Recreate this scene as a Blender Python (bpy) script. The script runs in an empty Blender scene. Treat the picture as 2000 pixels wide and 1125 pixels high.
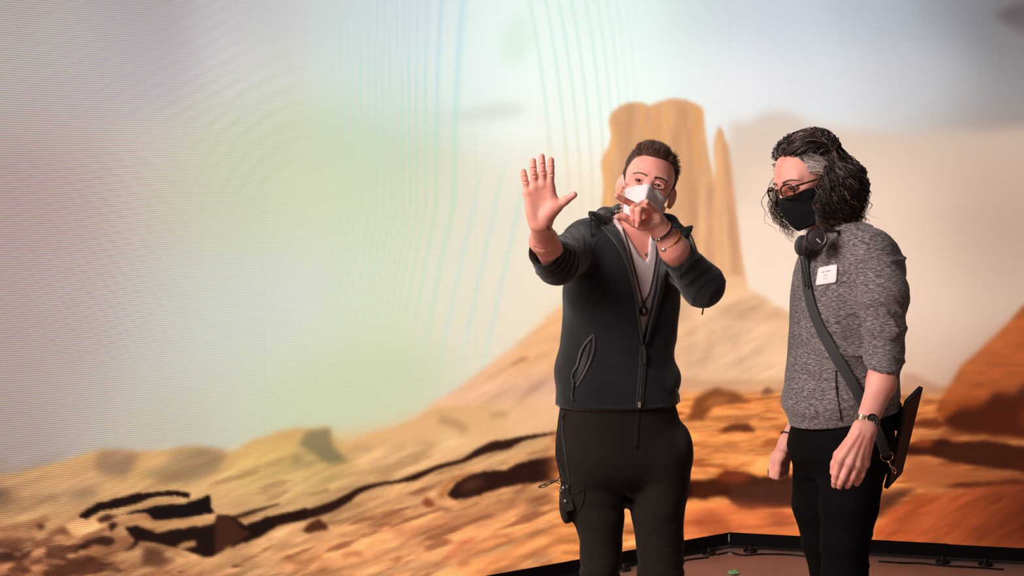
import bpy, bmesh, math, random
import numpy as np
from mathutils import Vector, Matrix
from mathutils.bvhtree import BVHTree

# ------------------------------------------------------------------ camera
scene = bpy.context.scene
FPX, CAM_H, HOR, ROLL = 2400.0, 1.5, 450.0, 0.0047
PITCH = math.atan((562.5 - HOR) / FPX)
CF = np.array([0.0, math.cos(PITCH), -math.sin(PITCH)])
_u0 = np.cross([1.0, 0, 0], CF)
CR = np.array([1.0, 0, 0]) * math.cos(ROLL) - _u0 * math.sin(ROLL)
CU = np.cross(CR, CF)
CC = np.array([0.0, 0.0, CAM_H])
cam_data = bpy.data.cameras.new('camera')
cam_data.sensor_width = 36.0
cam_data.lens = FPX * 36.0 / 2000.0
cam_data.dof.use_dof = False
cam = bpy.data.objects.new('camera', cam_data)
scene.collection.objects.link(cam)
cam.matrix_world = Matrix(((CR[0], CU[0], -CF[0], 0), (CR[1], CU[1], -CF[1], 0), (CR[2], CU[2], -CF[2], CAM_H), (0, 0, 0, 1)))
scene.camera = cam

# ------------------------------------------------------------------ light
world = bpy.data.worlds.new('studio')
scene.world = world
world.use_nodes = True
world.node_tree.nodes['Background'].inputs[0].default_value = (0.85, 0.66, 0.58, 1)
world.node_tree.nodes['Background'].inputs[1].default_value = 0.14

def area_light(name, loc, target, sx, sy, power, col):
    d = bpy.data.lights.new(name, 'AREA'); d.shape = 'RECTANGLE'; d.size = sx; d.size_y = sy
    d.energy = power; d.color = col
    o = bpy.data.objects.new(name, d); scene.collection.objects.link(o)
    o.location = loc
    o.rotation_euler = (Vector(target) - Vector(loc)).to_track_quat('-Z', 'Y').to_euler()
    return o
# overhead soft panel of the LED stage, in front of and above the two men
area_light('overhead_soft_light', (-2.3, 1.3, 3.4), (0.8, 3.6, 1.2), 1.8, 1.4, 182, (1.0, 0.86, 0.82))
area_light('side_soft_light', (-3.4, 1.4, 2.1), (0.8, 3.6, 1.1), 1.6, 2.0, 60, (1.0, 0.76, 0.68))

vs = scene.view_settings
vs.view_transform = 'Standard'; vs.look = 'None'; vs.gamma = 1.0; vs.use_curve_mapping = False
vs.exposure = 0.0

# ------------------------------------------------------------------ helpers
def ray(px, py):
    d = CF + CR * ((px - 1000.0) / FPX) - CU * ((py - 562.5) / FPX)
    return d / d[1]
def W(px, py, Y):
    """point of the place that stands Y metres in front of the camera position and shows at a photo pixel"""
    return CC + ray(px, py) * Y
def project(P):
    d = np.asarray(P, float) - CC
    z = d @ CF
    return 1000 + FPX * (d @ CR) / z, 562.5 - FPX * (d @ CU) / z

def lin(c):
    c = np.asarray(c, float) / 255.0
    return np.where(c <= 0.04045, c / 12.92, ((c + 0.055) / 1.055) ** 2.4)
def L4(r, g, b):
    v = lin((r, g, b)); return (float(v[0]), float(v[1]), float(v[2]), 1.0)

COL = scene.collection
def link(o, parent=None):
    COL.objects.link(o)
    if parent is not None: o.parent = parent
    return o
def mesh_obj(name, V, F, mat, parent=None, smooth=True):
    me = bpy.data.meshes.new(name)
    V = np.asarray(V, np.float32)
    if isinstance(F, np.ndarray):
        n, k = F.shape
        me.vertices.add(len(V)); me.vertices.foreach_set('co', V.ravel())
        me.loops.add(n * k); me.loops.foreach_set('vertex_index', F.astype(np.int32).ravel())
        me.polygons.add(n)
        me.polygons.foreach_set('loop_start', np.arange(0, n * k, k, dtype=np.int32))
        me.polygons.foreach_set('loop_total', np.full(n, k, dtype=np.int32))
        me.update(calc_edges=True); me.validate()
    else:
        me.from_pydata([tuple(map(float, v)) for v in V], [], F); me.update()
    if smooth: me.polygons.foreach_set('use_smooth', np.ones(len(me.polygons), bool))
    if mat is not None: me.materials.append(mat)
    return link(bpy.data.objects.new(name, me), parent)
def empty(name, loc=(0, 0, 0), parent=None):
    o = bpy.data.objects.new(name, None); o.location = loc; o.empty_display_size = 0.1
    return link(o, parent)
def tag(o, label=None, cat=None, group=None, kind=None):
    if label: o['label'] = label
    if cat: o['category'] = cat
    if group: o['group'] = group
    if kind: o['kind'] = kind
    return o

class MB:
    """collects boxes, tubes, discs into one mesh"""
    def __init__(s): s.V = []; s.F = []
    def add(s, V, F):
        n = len(s.V); s.V += [tuple(map(float, v)) for v in V]; s.F += [tuple(i + n for i in f) for f in F]; return s
    def box(s, c, h, ax=None):
        c = np.asarray(c, float); ax = np.eye(3) if ax is None else np.asarray(ax, float)
        V = [c + ax[0] * h[0] * i + ax[1] * h[1] * j + ax[2] * h[2] * k for k in (-1, 1) for j in (-1, 1) for i in (-1, 1)]
        return s.add(V, [(0, 2, 3, 1), (4, 5, 7, 6), (0, 1, 5, 4), (2, 6, 7, 3), (0, 4, 6, 2), (1, 3, 7, 5)])
    def tube(s, P, r, n=8, cap=True, flat=1.0, up=None):
        P = np.asarray(P, float); m = len(P)
        r = np.broadcast_to(np.asarray(r, float), (m,))
        T = np.gradient(P, axis=0); T /= np.linalg.norm(T, axis=1)[:, None] + 1e-12
        a = np.array([0, 0, 1.0]) if up is None else np.asarray(up, float)
        if abs(a @ T[0]) > 0.95: a = np.array([1.0, 0, 0])
        V = []
        for i in range(m):
            a = a - T[i] * (a @ T[i]); a = a / (np.linalg.norm(a) + 1e-12)
            b = np.cross(T[i], a)
            for k in range(n):
                t = 2 * math.pi * k / n
                V.append(P[i] + r[i] * (a * math.cos(t) * flat + b * math.sin(t)))
        F = [(i * n + k, i * n + (k + 1) % n, (i + 1) * n + (k + 1) % n, (i + 1) * n + k) for i in range(m - 1) for k in range(n)]
        if cap: F += [tuple(range(n - 1, -1, -1)), tuple(range((m - 1) * n, m * n))]
        return s.add(V, F)
    def lathe(s, c, axis, prof, n=24):
        """prof: (radius, height along axis)"""
        c = np.asarray(c, float); axis = np.asarray(axis, float); axis /= np.linalg.norm(axis)
        a = np.cross(axis, [0.3, 0.2, 1.0]); a /= np.linalg.norm(a); b = np.cross(axis, a)
        V = []
        for (r, h) in prof:
            for k in range(n):
                t = 2 * math.pi * k / n
                V.append(c + axis * h + r * (a * math.cos(t) + b * math.sin(t)))
        m = len(prof)
        F = [(i * n + k, i * n + (k + 1) % n, (i + 1) * n + (k + 1) % n, (i + 1) * n + k) for i in range(m - 1) for k in range(n)]
        F += [tuple(range(n - 1, -1, -1)), tuple(range((m - 1) * n, m * n))]
        return s.add(V, F)
    def build(s, name, mat, parent=None, smooth=False):
        return mesh_obj(name, s.V, s.F, mat, parent, smooth)

def spline(P, n):
    """Catmull-Rom through the points, n samples"""
    P = np.asarray(P, float)
    if len(P) == 2: return P[0] + (P[1] - P[0]) * np.linspace(0, 1, n)[:, None]
    Q = np.vstack([2 * P[0] - P[1], P, 2 * P[-1] - P[-2]])
    t = np.linspace(0, len(P) - 1 - 1e-9, n); i = t.astype(int); u = (t - i)[:, None]
    a, b, c, d = Q[i], Q[i + 1], Q[i + 2], Q[i + 3]
    return 0.5 * (2 * b + (c - a) * u + (2 * a - 5 * b + 4 * c - d) * u ** 2 + (3 * b - a - 3 * c + d) * u ** 3)

# ------------------------------------------------------------------ materials
def new_mat(name):
    m = bpy.data.materials.new(name); m.use_nodes = True
    nt = m.node_tree; b = nt.nodes['Principled BSDF']
    return m, nt, b
def N(nt, t, **kw):
    n = nt.nodes.new(t)
    for k, v in kw.items(): setattr(n, k, v)
    return n
def plain(name, rgb, rough=0.6, metal=0.0, spec=0.5, noise=0.0, nscale=60.0, bump=0.0, bscale=200.0, sheen=0.0, stretch=None):
    m, nt, b = new_mat(name)
    c = L4(*rgb)
    b.inputs['Roughness'].default_value = rough; b.inputs['Metallic'].default_value = metal
    b.inputs['Specular IOR Level'].default_value = spec
    if sheen: b.inputs['Sheen Weight'].default_value = sheen
    tc = N(nt, 'ShaderNodeTexCoord'); mp = N(nt, 'ShaderNodeMapping')
    if stretch: mp.inputs['Scale'].default_value = stretch
    nt.links.new(tc.outputs['Object'], mp.inputs[0])
    if noise:
        no = N(nt, 'ShaderNodeTexNoise'); no.inputs['Scale'].default_value = nscale; no.inputs['Detail'].default_value = 4
        rp = N(nt, 'ShaderNodeValToRGB')
        rp.color_ramp.elements[0].position = 0.3; rp.color_ramp.elements[1].position = 0.7
        rp.color_ramp.elements[0].color = (c[0] * (1 - noise), c[1] * (1 - noise), c[2] * (1 - noise), 1)
        rp.color_ramp.elements[1].color = (c[0] * (1 + noise), c[1] * (1 + noise), c[2] * (1 + noise), 1)
        nt.links.new(mp.outputs[0], no.inputs['Vector']); nt.links.new(no.outputs[0], rp.inputs[0]); nt.links.new(rp.outputs[0], b.inputs['Base Color'])
    else:
        b.inputs['Base Color'].default_value = c
    if bump:
        no = N(nt, 'ShaderNodeTexNoise'); no.inputs['Scale'].default_value = bscale; no.inputs['Detail'].default_value = 3
        bu = N(nt, 'ShaderNodeBump'); bu.inputs['Strength'].default_value = bump; bu.inputs['Distance'].default_value = 0.002
        nt.links.new(mp.outputs[0], no.inputs['Vector']); nt.links.new(no.outputs[0], bu.inputs['Height']); nt.links.new(bu.outputs[0], b.inputs['Normal'])
    return m
# ------------------------------------------------------------------ what the LED screens show, edge vignette painted into its colours
X0, Y0, X1, Y1, CS = -500.0, -260.0, 2500.0, 1260.0, 2.0
CW, CH = int((X1 - X0) / CS), int((Y1 - Y0) / CS)
gx = (X0 + (np.arange(CW) + 0.5) * CS).astype(np.float32); gy = (Y0 + (np.arange(CH) + 0.5) * CS).astype(np.float32)
GX, GY = np.meshgrid(gx, gy)
rng = np.random.default_rng(7)

def vnoise(x, y, sx, sy, seed, octv=3):
    r = np.random.default_rng(seed); out = np.zeros(np.shape(x), np.float32); a = 1.0; tot = 0
    for o in range(octv):
        g = r.random((64, 64)).astype(np.float32)
        u = x / sx * 2 ** o; v = y / sy * 2 ** o
        iu = np.floor(u).astype(int); iv = np.floor(v).astype(int)
        fu = (u - iu).astype(np.float32); fv = (v - iv).astype(np.float32)
        fu = fu * fu * (3 - 2 * fu); fv = fv * fv * (3 - 2 * fv)
        i0, i1, j0, j1 = iu % 64, (iu + 1) % 64, iv % 64, (iv + 1) % 64
        out += a * ((g[j0, i0] * (1 - fu) + g[j0, i1] * fu) * (1 - fv) + (g[j1, i0] * (1 - fu) + g[j1, i1] * fu) * fv)
        tot += a; a *= 0.5
    return out / tot - 0.5

def blur1(A, s):
    if s < 0.3: return A
    n = int(max(1, round(3 * s))); k = np.exp(-0.5 * (np.arange(-n, n + 1) / s) ** 2); k /= k.sum()
    for ax in (0, 1):
        P = np.pad(A, [(n, n) if i == ax else (0, 0) for i in range(2)], mode='edge')
        o = np.zeros_like(A)
        for i, w in enumerate(k):
            sl = [slice(None)] * 2; sl[ax] = slice(i, i + A.shape[ax]); o += w * P[tuple(sl)]
        A = o
    return A

def box_of(P, m):
    P = np.asarray(P, float)
    a = max(0, int((P[:, 0].min() - m - X0) / CS)); b = min(CW, int((P[:, 0].max() + m - X0) / CS) + 2)
    c = max(0, int((P[:, 1].min() - m - Y0) / CS)); d = min(CH, int((P[:, 1].max() + m - Y0) / CS) + 2)
    return a, b, c, d
def inside(x, y, P):
    r = np.zeros(x.shape, bool); n = len(P)
    for i in range(n):
        xa, ya = P[i]; xb, yb = P[(i + 1) % n]
        if ya == yb: continue
        c = ((ya > y) != (yb > y)) & (x < (xb - xa) * (y - ya) / (yb - ya) + xa)
        r ^= c
    return r
IMG = np.zeros((CH, CW, 3), np.float32)
def crop(ox, oy, s): return lambda *pts: [(ox + s * x, oy + s * y) for x, y in pts]
def poly(P, col, blur=4, alpha=1.0, wob=0.0, wscale=40, seed=1, tex=0.0):
    a, b, c, d = box_of(P, blur * 3 + wob + 4)
    if b <= a or d <= c: return
    x, y = GX[c:d, a:b], GY[c:d, a:b]
    if wob:
        xx = x + wob * 2 * vnoise(x, y, wscale, wscale, seed); yy = y + wob * 2 * vnoise(x, y, wscale, wscale, seed + 9)
    else: xx, yy = x, y
    m = blur1(inside(xx, yy, P).astype(np.float32), blur / CS) * alpha
    cc = np.asarray(col, np.float32)[None, None]
    if tex: cc = cc * (1 + tex * 2 * vnoise(x * 0.95 + y * 0.3, y, 60, 16, seed + 3, 4))[..., None]
    IMG[c:d, a:b] += (cc - IMG[c:d, a:b]) * m[..., None]
def stroke(P, w, col, blur=2, alpha=1.0, n=60, wob=0.0, seed=1):
    S = spline(P, n); w = np.interp(np.linspace(0, 1, n), np.linspace(0, 1, len(np.atleast_1d(w))), np.atleast_1d(w)) if np.ndim(w) else np.full(n, w)
    T = np.gradient(S, axis=0); T /= np.linalg.norm(T, axis=1)[:, None] + 1e-9; Nn = np.stack([-T[:, 1], T[:, 0]], 1)
    Q = np.vstack([S + Nn * w[:, None] / 2, (S - Nn * w[:, None] / 2)[::-1]])
    poly([tuple(q) for q in Q], col, blur, alpha, wob=wob, seed=seed)
def mottle(P, amp, sx, sy, ang, blur=10, seed=1, tint=(1, 1, 1), octv=4):
    a, b, c, d = box_of(P, blur * 3 + 4); x, y = GX[c:d, a:b], GY[c:d, a:b]
    m = blur1(inside(x, y, P).astype(np.float32), blur / CS)
    ca, sa = math.cos(ang), math.sin(ang)
    n = vnoise(x * ca + y * sa + 2000, -x * sa + y * ca + 2000, sx, sy, seed, octv) * m * 2 * amp
    IMG[c:d, a:b] *= 1 + n[..., None] * np.asarray(tint, np.float32)

def blotch(P, col, amt, sx, sy, ang, thr=.08, blur=8, seed=1, octv=4):
    a, b, c, d = box_of(P, blur * 3 + 4); x, y = GX[c:d, a:b], GY[c:d, a:b]
    m = blur1(inside(x, y, P).astype(np.float32), blur / CS); ca, sa = math.cos(ang), math.sin(ang)
    n = vnoise(x * ca + y * sa + 2000, -x * sa + y * ca + 2000, sx, sy, seed, octv)
    w = np.clip((n - thr) / .14, 0, 1) * m * amt
    IMG[c:d, a:b] += (np.asarray(col, np.float32) - IMG[c:d, a:b]) * w[..., None]

# sky and haze: colours sampled over the screen
SKY = """-500 -200 150 138 130|-500 300 165 138 132|-500 800 165 130 118|0 -150 172 155 145|0 0 178 160 150|250 0 170 155 160|500 0 190 186 186|650 0 196 214 210|800 0 205 214 224|1000 0 224 238 226|1200 0 214 230 222
1400 0 196 206 202|1500 0 190 194 202|1700 0 172 178 184|1880 0 138 140 142|2000 0 112 100 94|2300 0 100 90 86|1000 -200 215 225 218|1600 -200 170 175 182|400 -200 178 170 172
0 150 182 168 162|150 120 186 172 170|280 130 186 170 184|500 150 212 208 206|700 150 208 226 218|900 150 224 230 230|1000 130 236 248 236|1200 150 232 238 230|1400 150 228 230 224|1600 150 206 210 210|1800 150 184 186 188|2000 150 142 138 134|2300 150 120 114 110
0 300 184 150 144|150 280 192 164 160|300 300 208 192 174|480 300 206 212 168|620 270 206 226 172|800 250 214 222 192|1000 250 240 240 218|1120 260 244 236 222|1450 230 228 222 214|1600 240 222 218 210|1760 215 212 204 196|1900 250 176 164 150|2000 300 150 130 116|2300 300 130 110 98
0 420 188 142 142|150 420 196 156 150|300 420 210 190 162|450 400 206 208 168|600 400 214 226 168|750 400 214 222 180|900 380 230 222 190|1000 400 242 226 196|1100 420 242 214 182|1480 420 236 200 172|1750 400 216 176 152|1900 400 194 160 140|2000 420 166 134 116|2300 420 136 108 92
0 550 186 152 148|150 550 196 166 162|300 550 202 196 182|450 550 206 212 188|600 550 212 218 200|750 550 222 228 190|900 550 236 228 198|1000 550 246 222 188|1480 550 250 222 194|1850 560 228 186 160|2000 550 192 148 126|2300 550 150 112 94
0 680 186 150 146|150 680 190 164 156|300 680 202 196 186|450 680 206 212 188|600 680 214 222 192|750 680 216 228 170|900 680 236 224 188|1000 660 246 216 176|1850 680 228 186 160|2000 680 180 140 118
0 790 180 146 136|150 790 190 166 152|300 790 206 192 168|450 790 210 206 172|600 790 206 218 162|750 790 216 214 154|860 760 234 214 172|0 900 178 146 132|300 860 200 182 150"""
pts = np.array([[float(v) for v in e.split()] for e in SKY.replace('\n', '|').split('|')])
num = np.zeros((CH // 4, CW // 4, 3), np.float32); den = np.zeros((CH // 4, CW // 4, 1), np.float32)
qx, qy = GX[:CH // 4 * 4:4, :CW // 4 * 4:4] + 3, GY[:CH // 4 * 4:4, :CW // 4 * 4:4] + 3
for p in pts:
    d2 = (qx - p[0]) ** 2 + (qy - p[1]) ** 2
    w = (np.exp(-d2 / (2 * 75.0 ** 2)) + 2e3 / (d2 + 4e4) ** 1.5)[..., None]
    num += w * p[2:]; den += w
base = num / den
iy = np.clip((np.arange(CH) - 1.5) / 4, 0, CH // 4 - 1.001); ix = np.clip((np.arange(CW) - 1.5) / 4, 0, CW // 4 - 1.001)
y0, x0 = iy.astype(int), ix.astype(int); fy, fx = (iy - y0)[:, None, None], (ix - x0)[None, :, None]
IMG[:] = (base[y0][:, x0] * (1 - fx) + base[y0][:, x0 + 1] * fx) * (1 - fy) + (base[y0 + 1][:, x0] * (1 - fx) + base[y0 + 1][:, x0 + 1] * fx) * fy

# ---- far shapes in the haze
poly([(830, 232), (900, 222), (960, 204), (1010, 205), (1035, 214), (1000, 226), (930, 236)], (204, 194, 170), 10, .5)
poly([(960, 262), (1010, 248), (1050, 262), (1010, 276)], (242, 246, 226), 9, .6)
poly([(700, 690), (800, 676), (860, 690), (880, 740), (820, 800), (560, 830), (480, 800), (520, 740), (600, 706)], (206, 220, 160), 24, .55)
poly([(455, 250), (560, 215), (640, 205), (760, 225), (860, 240), (900, 320), (780, 360), (620, 330), (470, 330)], (202, 212, 168), 30, .35)
poly([(1427, 237), (1462, 240), (1482, 224), (1510, 216), (1536, 217), (1560, 228), (1590, 242), (1640, 252), (1700, 258), (1780, 262), (1850, 256), (1920, 258), (2000, 250), (2600, 250), (2600, 400), (1427, 400)], (212, 186, 164), 9, .85)
poly([(1560, 300), (1640, 268), (1760, 290), (1880, 275), (2300, 260), (2300, 420), (1500, 420), (1440, 330)], (222, 192, 172), 24, .8)
poly([(1420, 340), (2600, 340), (2600, 640), (1420, 640)], (242, 208, 186), 50, .85)
poly([(1800, 330), (2300, 200), (2300, 640), (1900, 600)], (172, 138, 120), 80, .65)
c3 = crop(1300, 0, .3555)
poly(c3((1800, 92), (1850, 52), (1930, 22), (2100, 0), (2300, 10), (2300, 230), (1969, 190), (1890, 140)), (98, 80, 72), 8, .85)
poly(c3((1700, 160), (1850, 130), (2200, 180), (2200, 420), (1950, 420), (1800, 260)), (140, 128, 122), 26, .5)
def sstep0(v, a_, b_): t_ = np.clip((v - a_) / (b_ - a_), 0, 1); return t_ * t_ * (3 - 2 * t_)
# calmer colours in the haze
mean = IMG.mean(2, keepdims=True)
ks = (0.58 + 0.30 * np.clip((GX - 1000) / 300, 0, 1))[..., None]
IMG[:] = mean + (IMG - mean) * ks
IMG[:] = IMG * (1.0 + .045 * np.clip((GX - 900) / 300, 0, 1) * np.clip((1900 - GX) / 300, 0, 1))[..., None] + np.array([3, 3, 1], np.float32)
IMG[:] += (sstep0(GX, 1250, 1450) * (1 - sstep0(GY, 190, 320)))[..., None] * np.array([-3, 0, 9], np.float32) + (sstep0(GX, 650, 900) * (1 - sstep0(GX, 1250, 1450)) * (1 - sstep0(GY, 230, 330)))[..., None] * np.array([-2, 5, 6], np.float32)
# moire of the diode grid: smooth families of thin tinted lines
def sstep(v, a_, b_): t_ = np.clip((v - a_) / (b_ - a_), 0, 1); return t_ * t_ * (3 - 2 * t_)
def lines(xw, knots, mask, colf, power=3.0, amount=.5):
    ph = np.interp(xw, knots, np.arange(len(knots)))
    w = np.maximum(0, np.cos(2 * math.pi * ph)) ** power
    w = (w * mask * amount)[..., None]
    IMG[:] += (colf - IMG) * w
knots = [560, 572, 584, 594, 604, 616, 628, 640, 653, 667, 681, 695, 707, 721, 737, 751, 764, 776, 789, 801, 817, 835, 860, 903, 975]
shift = np.where(GY < 430, 3 * np.sin(GY / 130), 0) + np.clip(GY - 400, 0, 500) * (.10 + .16 * sstep(GX, 640, 900)) + .0
dn_top = sstep(GX, 800, 980) * (GY * .10)
xw = GX + shift + dn_top
mk = sstep(xw, 590, 700) * (1 - sstep(xw, 880, 960)) * (1 - sstep(GY, 560, 800))
def ramp(stops):
    ys = [q[0] for q in stops]; return np.stack([np.interp(GY, ys, [q[1][k] for q in stops]) for k in range(3)], -1).astype(np.float32)
lines(xw, knots, mk, ramp([(-200, (190, 208, 232)), (0, (182, 212, 230)), (140, (172, 222, 226)), (240, (172, 226, 206)), (380, (180, 224, 168)), (520, (186, 222, 186)), (760, (206, 222, 176))]), 2.2, .5)
knots = [1004, 1034, 1066, 1091, 1116, 1144, 1166, 1186, 1204, 1222, 1240, 1256, 1272, 1288, 1302]
xw = GX - 40 * np.clip(GY, -200, 420) / 210 * (1 - .35 * sstep(GX, 1100, 1300)) + 8 * np.clip(GY / 210, 0, 2) ** 2
mk = sstep(xw, 1000, 1040) * (1 - sstep(xw, 1160, 1300)) * (1 - sstep(GY, 210, 330))
lines(xw, knots, mk, np.array([200, 232, 208], np.float32), 1.6, .45)
mk = sstep(xw, 1000, 1040) * (1 - sstep(xw, 1130, 1220)) * sstep(GY, 220, 300) * (1 - sstep(GY, 380, 470))
lines(xw, knots, mk, np.array([236, 222, 190], np.float32), 1.6, .5)
mk = sstep(xw, 1015, 1050) * (1 - sstep(xw, 1150, 1250)) * (1 - sstep(GY, 240, 330))
lines(xw + 14, knots, mk, np.array([242, 244, 242], np.float32), 1.6, .35)
xw = GX + np.clip(GY - 300, 0, 600) * .22
mk = sstep(xw, 880, 930) * (1 - sstep(xw, 1040, 1090)) * sstep(GY, 280, 400) * (1 - sstep(GY, 640, 780))
lines(xw, [860, 905, 948, 990, 1035, 1090], mk, np.array([196, 226, 212], np.float32), 3, .45)
poly([(985, 60), (1010, 20), (1040, 60), (1030, 110), (1000, 130), (975, 110)], (206, 234, 208), 14, .5)
rr_ = np.hypot(GX - 640, (GY - 500) * .85); ang_ = np.arctan2(GY - 500, GX - 640)
mk = sstep(rr_, 140, 190) * (1 - sstep(rr_, 300, 420)) * sstep(-GX, -640, -520) * (1 - sstep(GY, 330, 460))
lines(rr_, [120, 148, 176, 204, 232, 260, 288, 316, 344, 372, 400, 428], mk, np.array([188, 196, 158], np.float32), 1.2, .28)
yw = GY + (GX * .22) + 14 * np.sin(GX / 160)
mk = (1 - sstep(GX, 180, 420)) * sstep(GY, 250, 330) * (1 - sstep(GY, 640, 760))
lines(yw + (GX - 150) * (GY - 430) * .0008, list(np.arange(-200, 1400, 15.0)), mk, np.array([164, 128, 130], np.float32), 1.2, .30)
mk = (1 - sstep(GX, 380, 560)) * (1 - sstep(GY, 200, 330))
lines(GY - GX * -.55, list(np.arange(-600, 1800, 26.0)), mk, np.array([164, 150, 158], np.float32), 1.0, .16)

# ---- butte
c2 = crop(700, 0, .3555)
butte = [(1189, 235)] + c2((1392, 618), (1440, 580), (1500, 560), (1560, 565), (1600, 580), (1650, 560), (1720, 540), (1790, 545), (1850, 570), (1890, 602), (1900, 660), (1910, 750), (1930, 880), (1955, 985), (1972, 920), (1958, 800), (1964, 740), (1980, 690), (2004, 720), (2030, 810), (2048, 960)) + \
    [(1436, 400), (1446, 480), (1458, 555), (1300, 700), (1120, 600), (1172, 500), (1176, 400)] + c2((1350, 1020), (1345, 960), (1330, 900), (1350, 850), (1380, 800), (1392, 750))
poly(butte, (226, 170, 124), 2.5)
inner = butte
for P, w, col, a, bl in (
    ([(1193, 240), (1204, 260), (1196, 290), (1184, 320), (1188, 370), (1186, 410)], [8, 14, 10, 14, 14], (244, 180, 112), .9, 4),
    ([(1254, 205), (1258, 240), (1266, 280), (1262, 330)], [4, 13, 10, 6], (240, 174, 112), .85, 3),
    ([(1300, 203), (1303, 235), (1296, 262), (1298, 330)], [5, 10, 10, 6], (236, 170, 110), .8, 3),
    ([(1352, 206), (1366, 216), (1362, 240), (1356, 275), (1366, 330)], [6, 14, 12, 8], (236, 164, 98), .85, 4),
    ([(1280, 205), (1284, 240), (1282, 290)], [6, 12, 8], (222, 158, 104), .7, 4),
    ([(1228, 208), (1232, 235), (1226, 262), (1230, 330), (1214, 400)], [10, 22, 18, 26], (198, 146, 108), .7, 6),
    ([(1324, 200), (1330, 232), (1322, 258), (1330, 330)], [12, 24, 18, 16], (200, 146, 106), .7, 6),
    ([(1212, 240), (1212, 330), (1205, 400)], [12, 16, 14], (208, 154, 114), .6, 6),
    ([(1345, 250), (1348, 320), (1352, 420), (1350, 560)], [10, 22, 26, 26], (206, 148, 108), .7, 7),
    ([(1402, 262), (1400, 300), (1404, 360), (1398, 440), (1404, 540)], [8, 12, 14, 12], (236, 176, 122), .85, 4),
    ([(1418, 280), (1424, 350), (1430, 440), (1440, 540)], [8, 14, 14, 16], (206, 148, 108), .75, 5),
    ([(1374, 340), (1372, 420), (1368, 480), (1376, 560)], [6, 12, 12, 10], (246, 186, 134), .85, 5),
    ([(1386, 360), (1386, 440), (1388, 540)], [6, 10, 10], (206, 148, 112), .7, 5),
    ([(1414, 420), (1418, 500), (1424, 560)], [6, 8, 10], (244, 188, 140), .7, 4)):
    stroke(P, w, col, bl, a)
mottle(butte, .07, 14, 70, 0, 4, 5)
# ---- talus slopes of the butte
talus = [(1176, 480), (1450, 540), (1470, 566), (1510, 592), (1548, 612), (1640, 660), (1700, 740), (1560, 780), (1000, 860), (780, 850), (820, 812), (862, 780), (905, 752), (955, 716), (1005, 676), (1048, 642), (1086, 604), (1112, 584)]
poly(talus, (238, 186, 140), 4, wob=4)
poly([(1050, 650), (1090, 606), (1140, 580), (1180, 640), (1130, 720), (1000, 760), (930, 760)], (238, 174, 118), 14, .7)
poly([(850, 800), (960, 740), (1080, 720), (1110, 800), (1090, 860), (900, 850)], (240, 184, 150), 16, .8)
stroke([(1000, 800), (1040, 760), (1080, 735)], [6, 14, 8], (196, 140, 112), 5, .6)
stroke([(930, 800), (960, 780), (1010, 752)], [5, 10, 6], (206, 152, 118), 4, .5)
stroke([(1000, 715), (1020, 703), (1034, 698)], [4, 9, 4], (188, 124, 84), 3, .8)
poly([(1340, 590), (1440, 575), (1540, 625), (1560, 740), (1330, 740)], (240, 192, 152), 16, .75)
poly([(1390, 600), (1440, 585), (1500, 600), (1540, 618), (1500, 632), (1420, 622)], (214, 164, 126), 6, .6)
stroke([(1392, 640), (1384, 680), (1366, 720)], [10, 20, 16], (218, 164, 126), 7, .6)
stroke([(1352, 620), (1350, 660), (1344, 720)], [8, 16, 14], (222, 168, 128), 7, .6)
stroke([(1424, 640), (1440, 690), (1450, 730)], [8, 14, 10], (222, 170, 132), 7, .5)
poly([(1560, 640), (1700, 680), (1860, 760), (1700, 800), (1550, 780)], (236, 190, 160), 18, .7)
mottle(talus, .12, 70, 16, -.5, 10, 8)
# ---- middle ground hills
hills = [(-500, 940), (0, 930), (61, 916), (123, 903), (172, 885), (199, 878), (270, 881), (307, 878), (368, 873), (405, 874), (445, 884), (470, 876), (497, 860), (537, 845), (581, 837), (645, 838), (652, 856), (680, 862), (730, 844), (765, 836), (811, 822), (850, 800), (960, 790), (1000, 860), (1100, 850), (1400, 760), (2300, 760), (2300, 1260), (-500, 1260)]
poly(hills, (214, 164, 106), 4, wob=4)
poly([(640, 850), (760, 830), (850, 800), (980, 780), (1100, 790), (1100, 850), (980, 880), (800, 930), (690, 900)], (238, 184, 128), 14, .75)
poly([(460, 885), (540, 848), (640, 840), (690, 900), (640, 950), (500, 960), (430, 930)], (214, 176, 104), 14, .75)
poly([(-500, 930), (60, 925), (200, 900), (180, 1000), (-500, 1040)], (188, 140, 102), 18, .7)
c6 = crop(0, 780, .3066); c7 = crop(550, 780, .3066)
poly(c6((640, 335), (760, 322), (890, 345), (850, 430), (800, 500), (640, 480), (590, 420)), (146, 112, 88), 7, .75, 4)
poly(c6((1100, 335), (1250, 305), (1340, 320), (1440, 350), (1380, 470), (1200, 545), (900, 500), (1050, 400)), (144, 118, 86), 7, .72, 4)
poly(c6((430, 610), (520, 570), (640, 580), (600, 630), (480, 640)), (150, 114, 88), 8, .6)
poly(c6((-400, 560), (0, 550), (90, 620), (110, 660), (0, 700), (-400, 740)), (92, 66, 60), 10, .75)
poly(c7((170, 205), (310, 190), (330, 280), (430, 395), (320, 415), (210, 360), (100, 290)), (134, 120, 84), 5, .85, 5)
poly(c7((80, 340), (160, 330), (220, 380), (190, 440), (60, 450)), (168, 140, 96), 6, .6)
poly(c7((110, 350), (180, 345), (215, 385), (150, 400)), (226, 190, 120), 5, .7)
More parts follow.
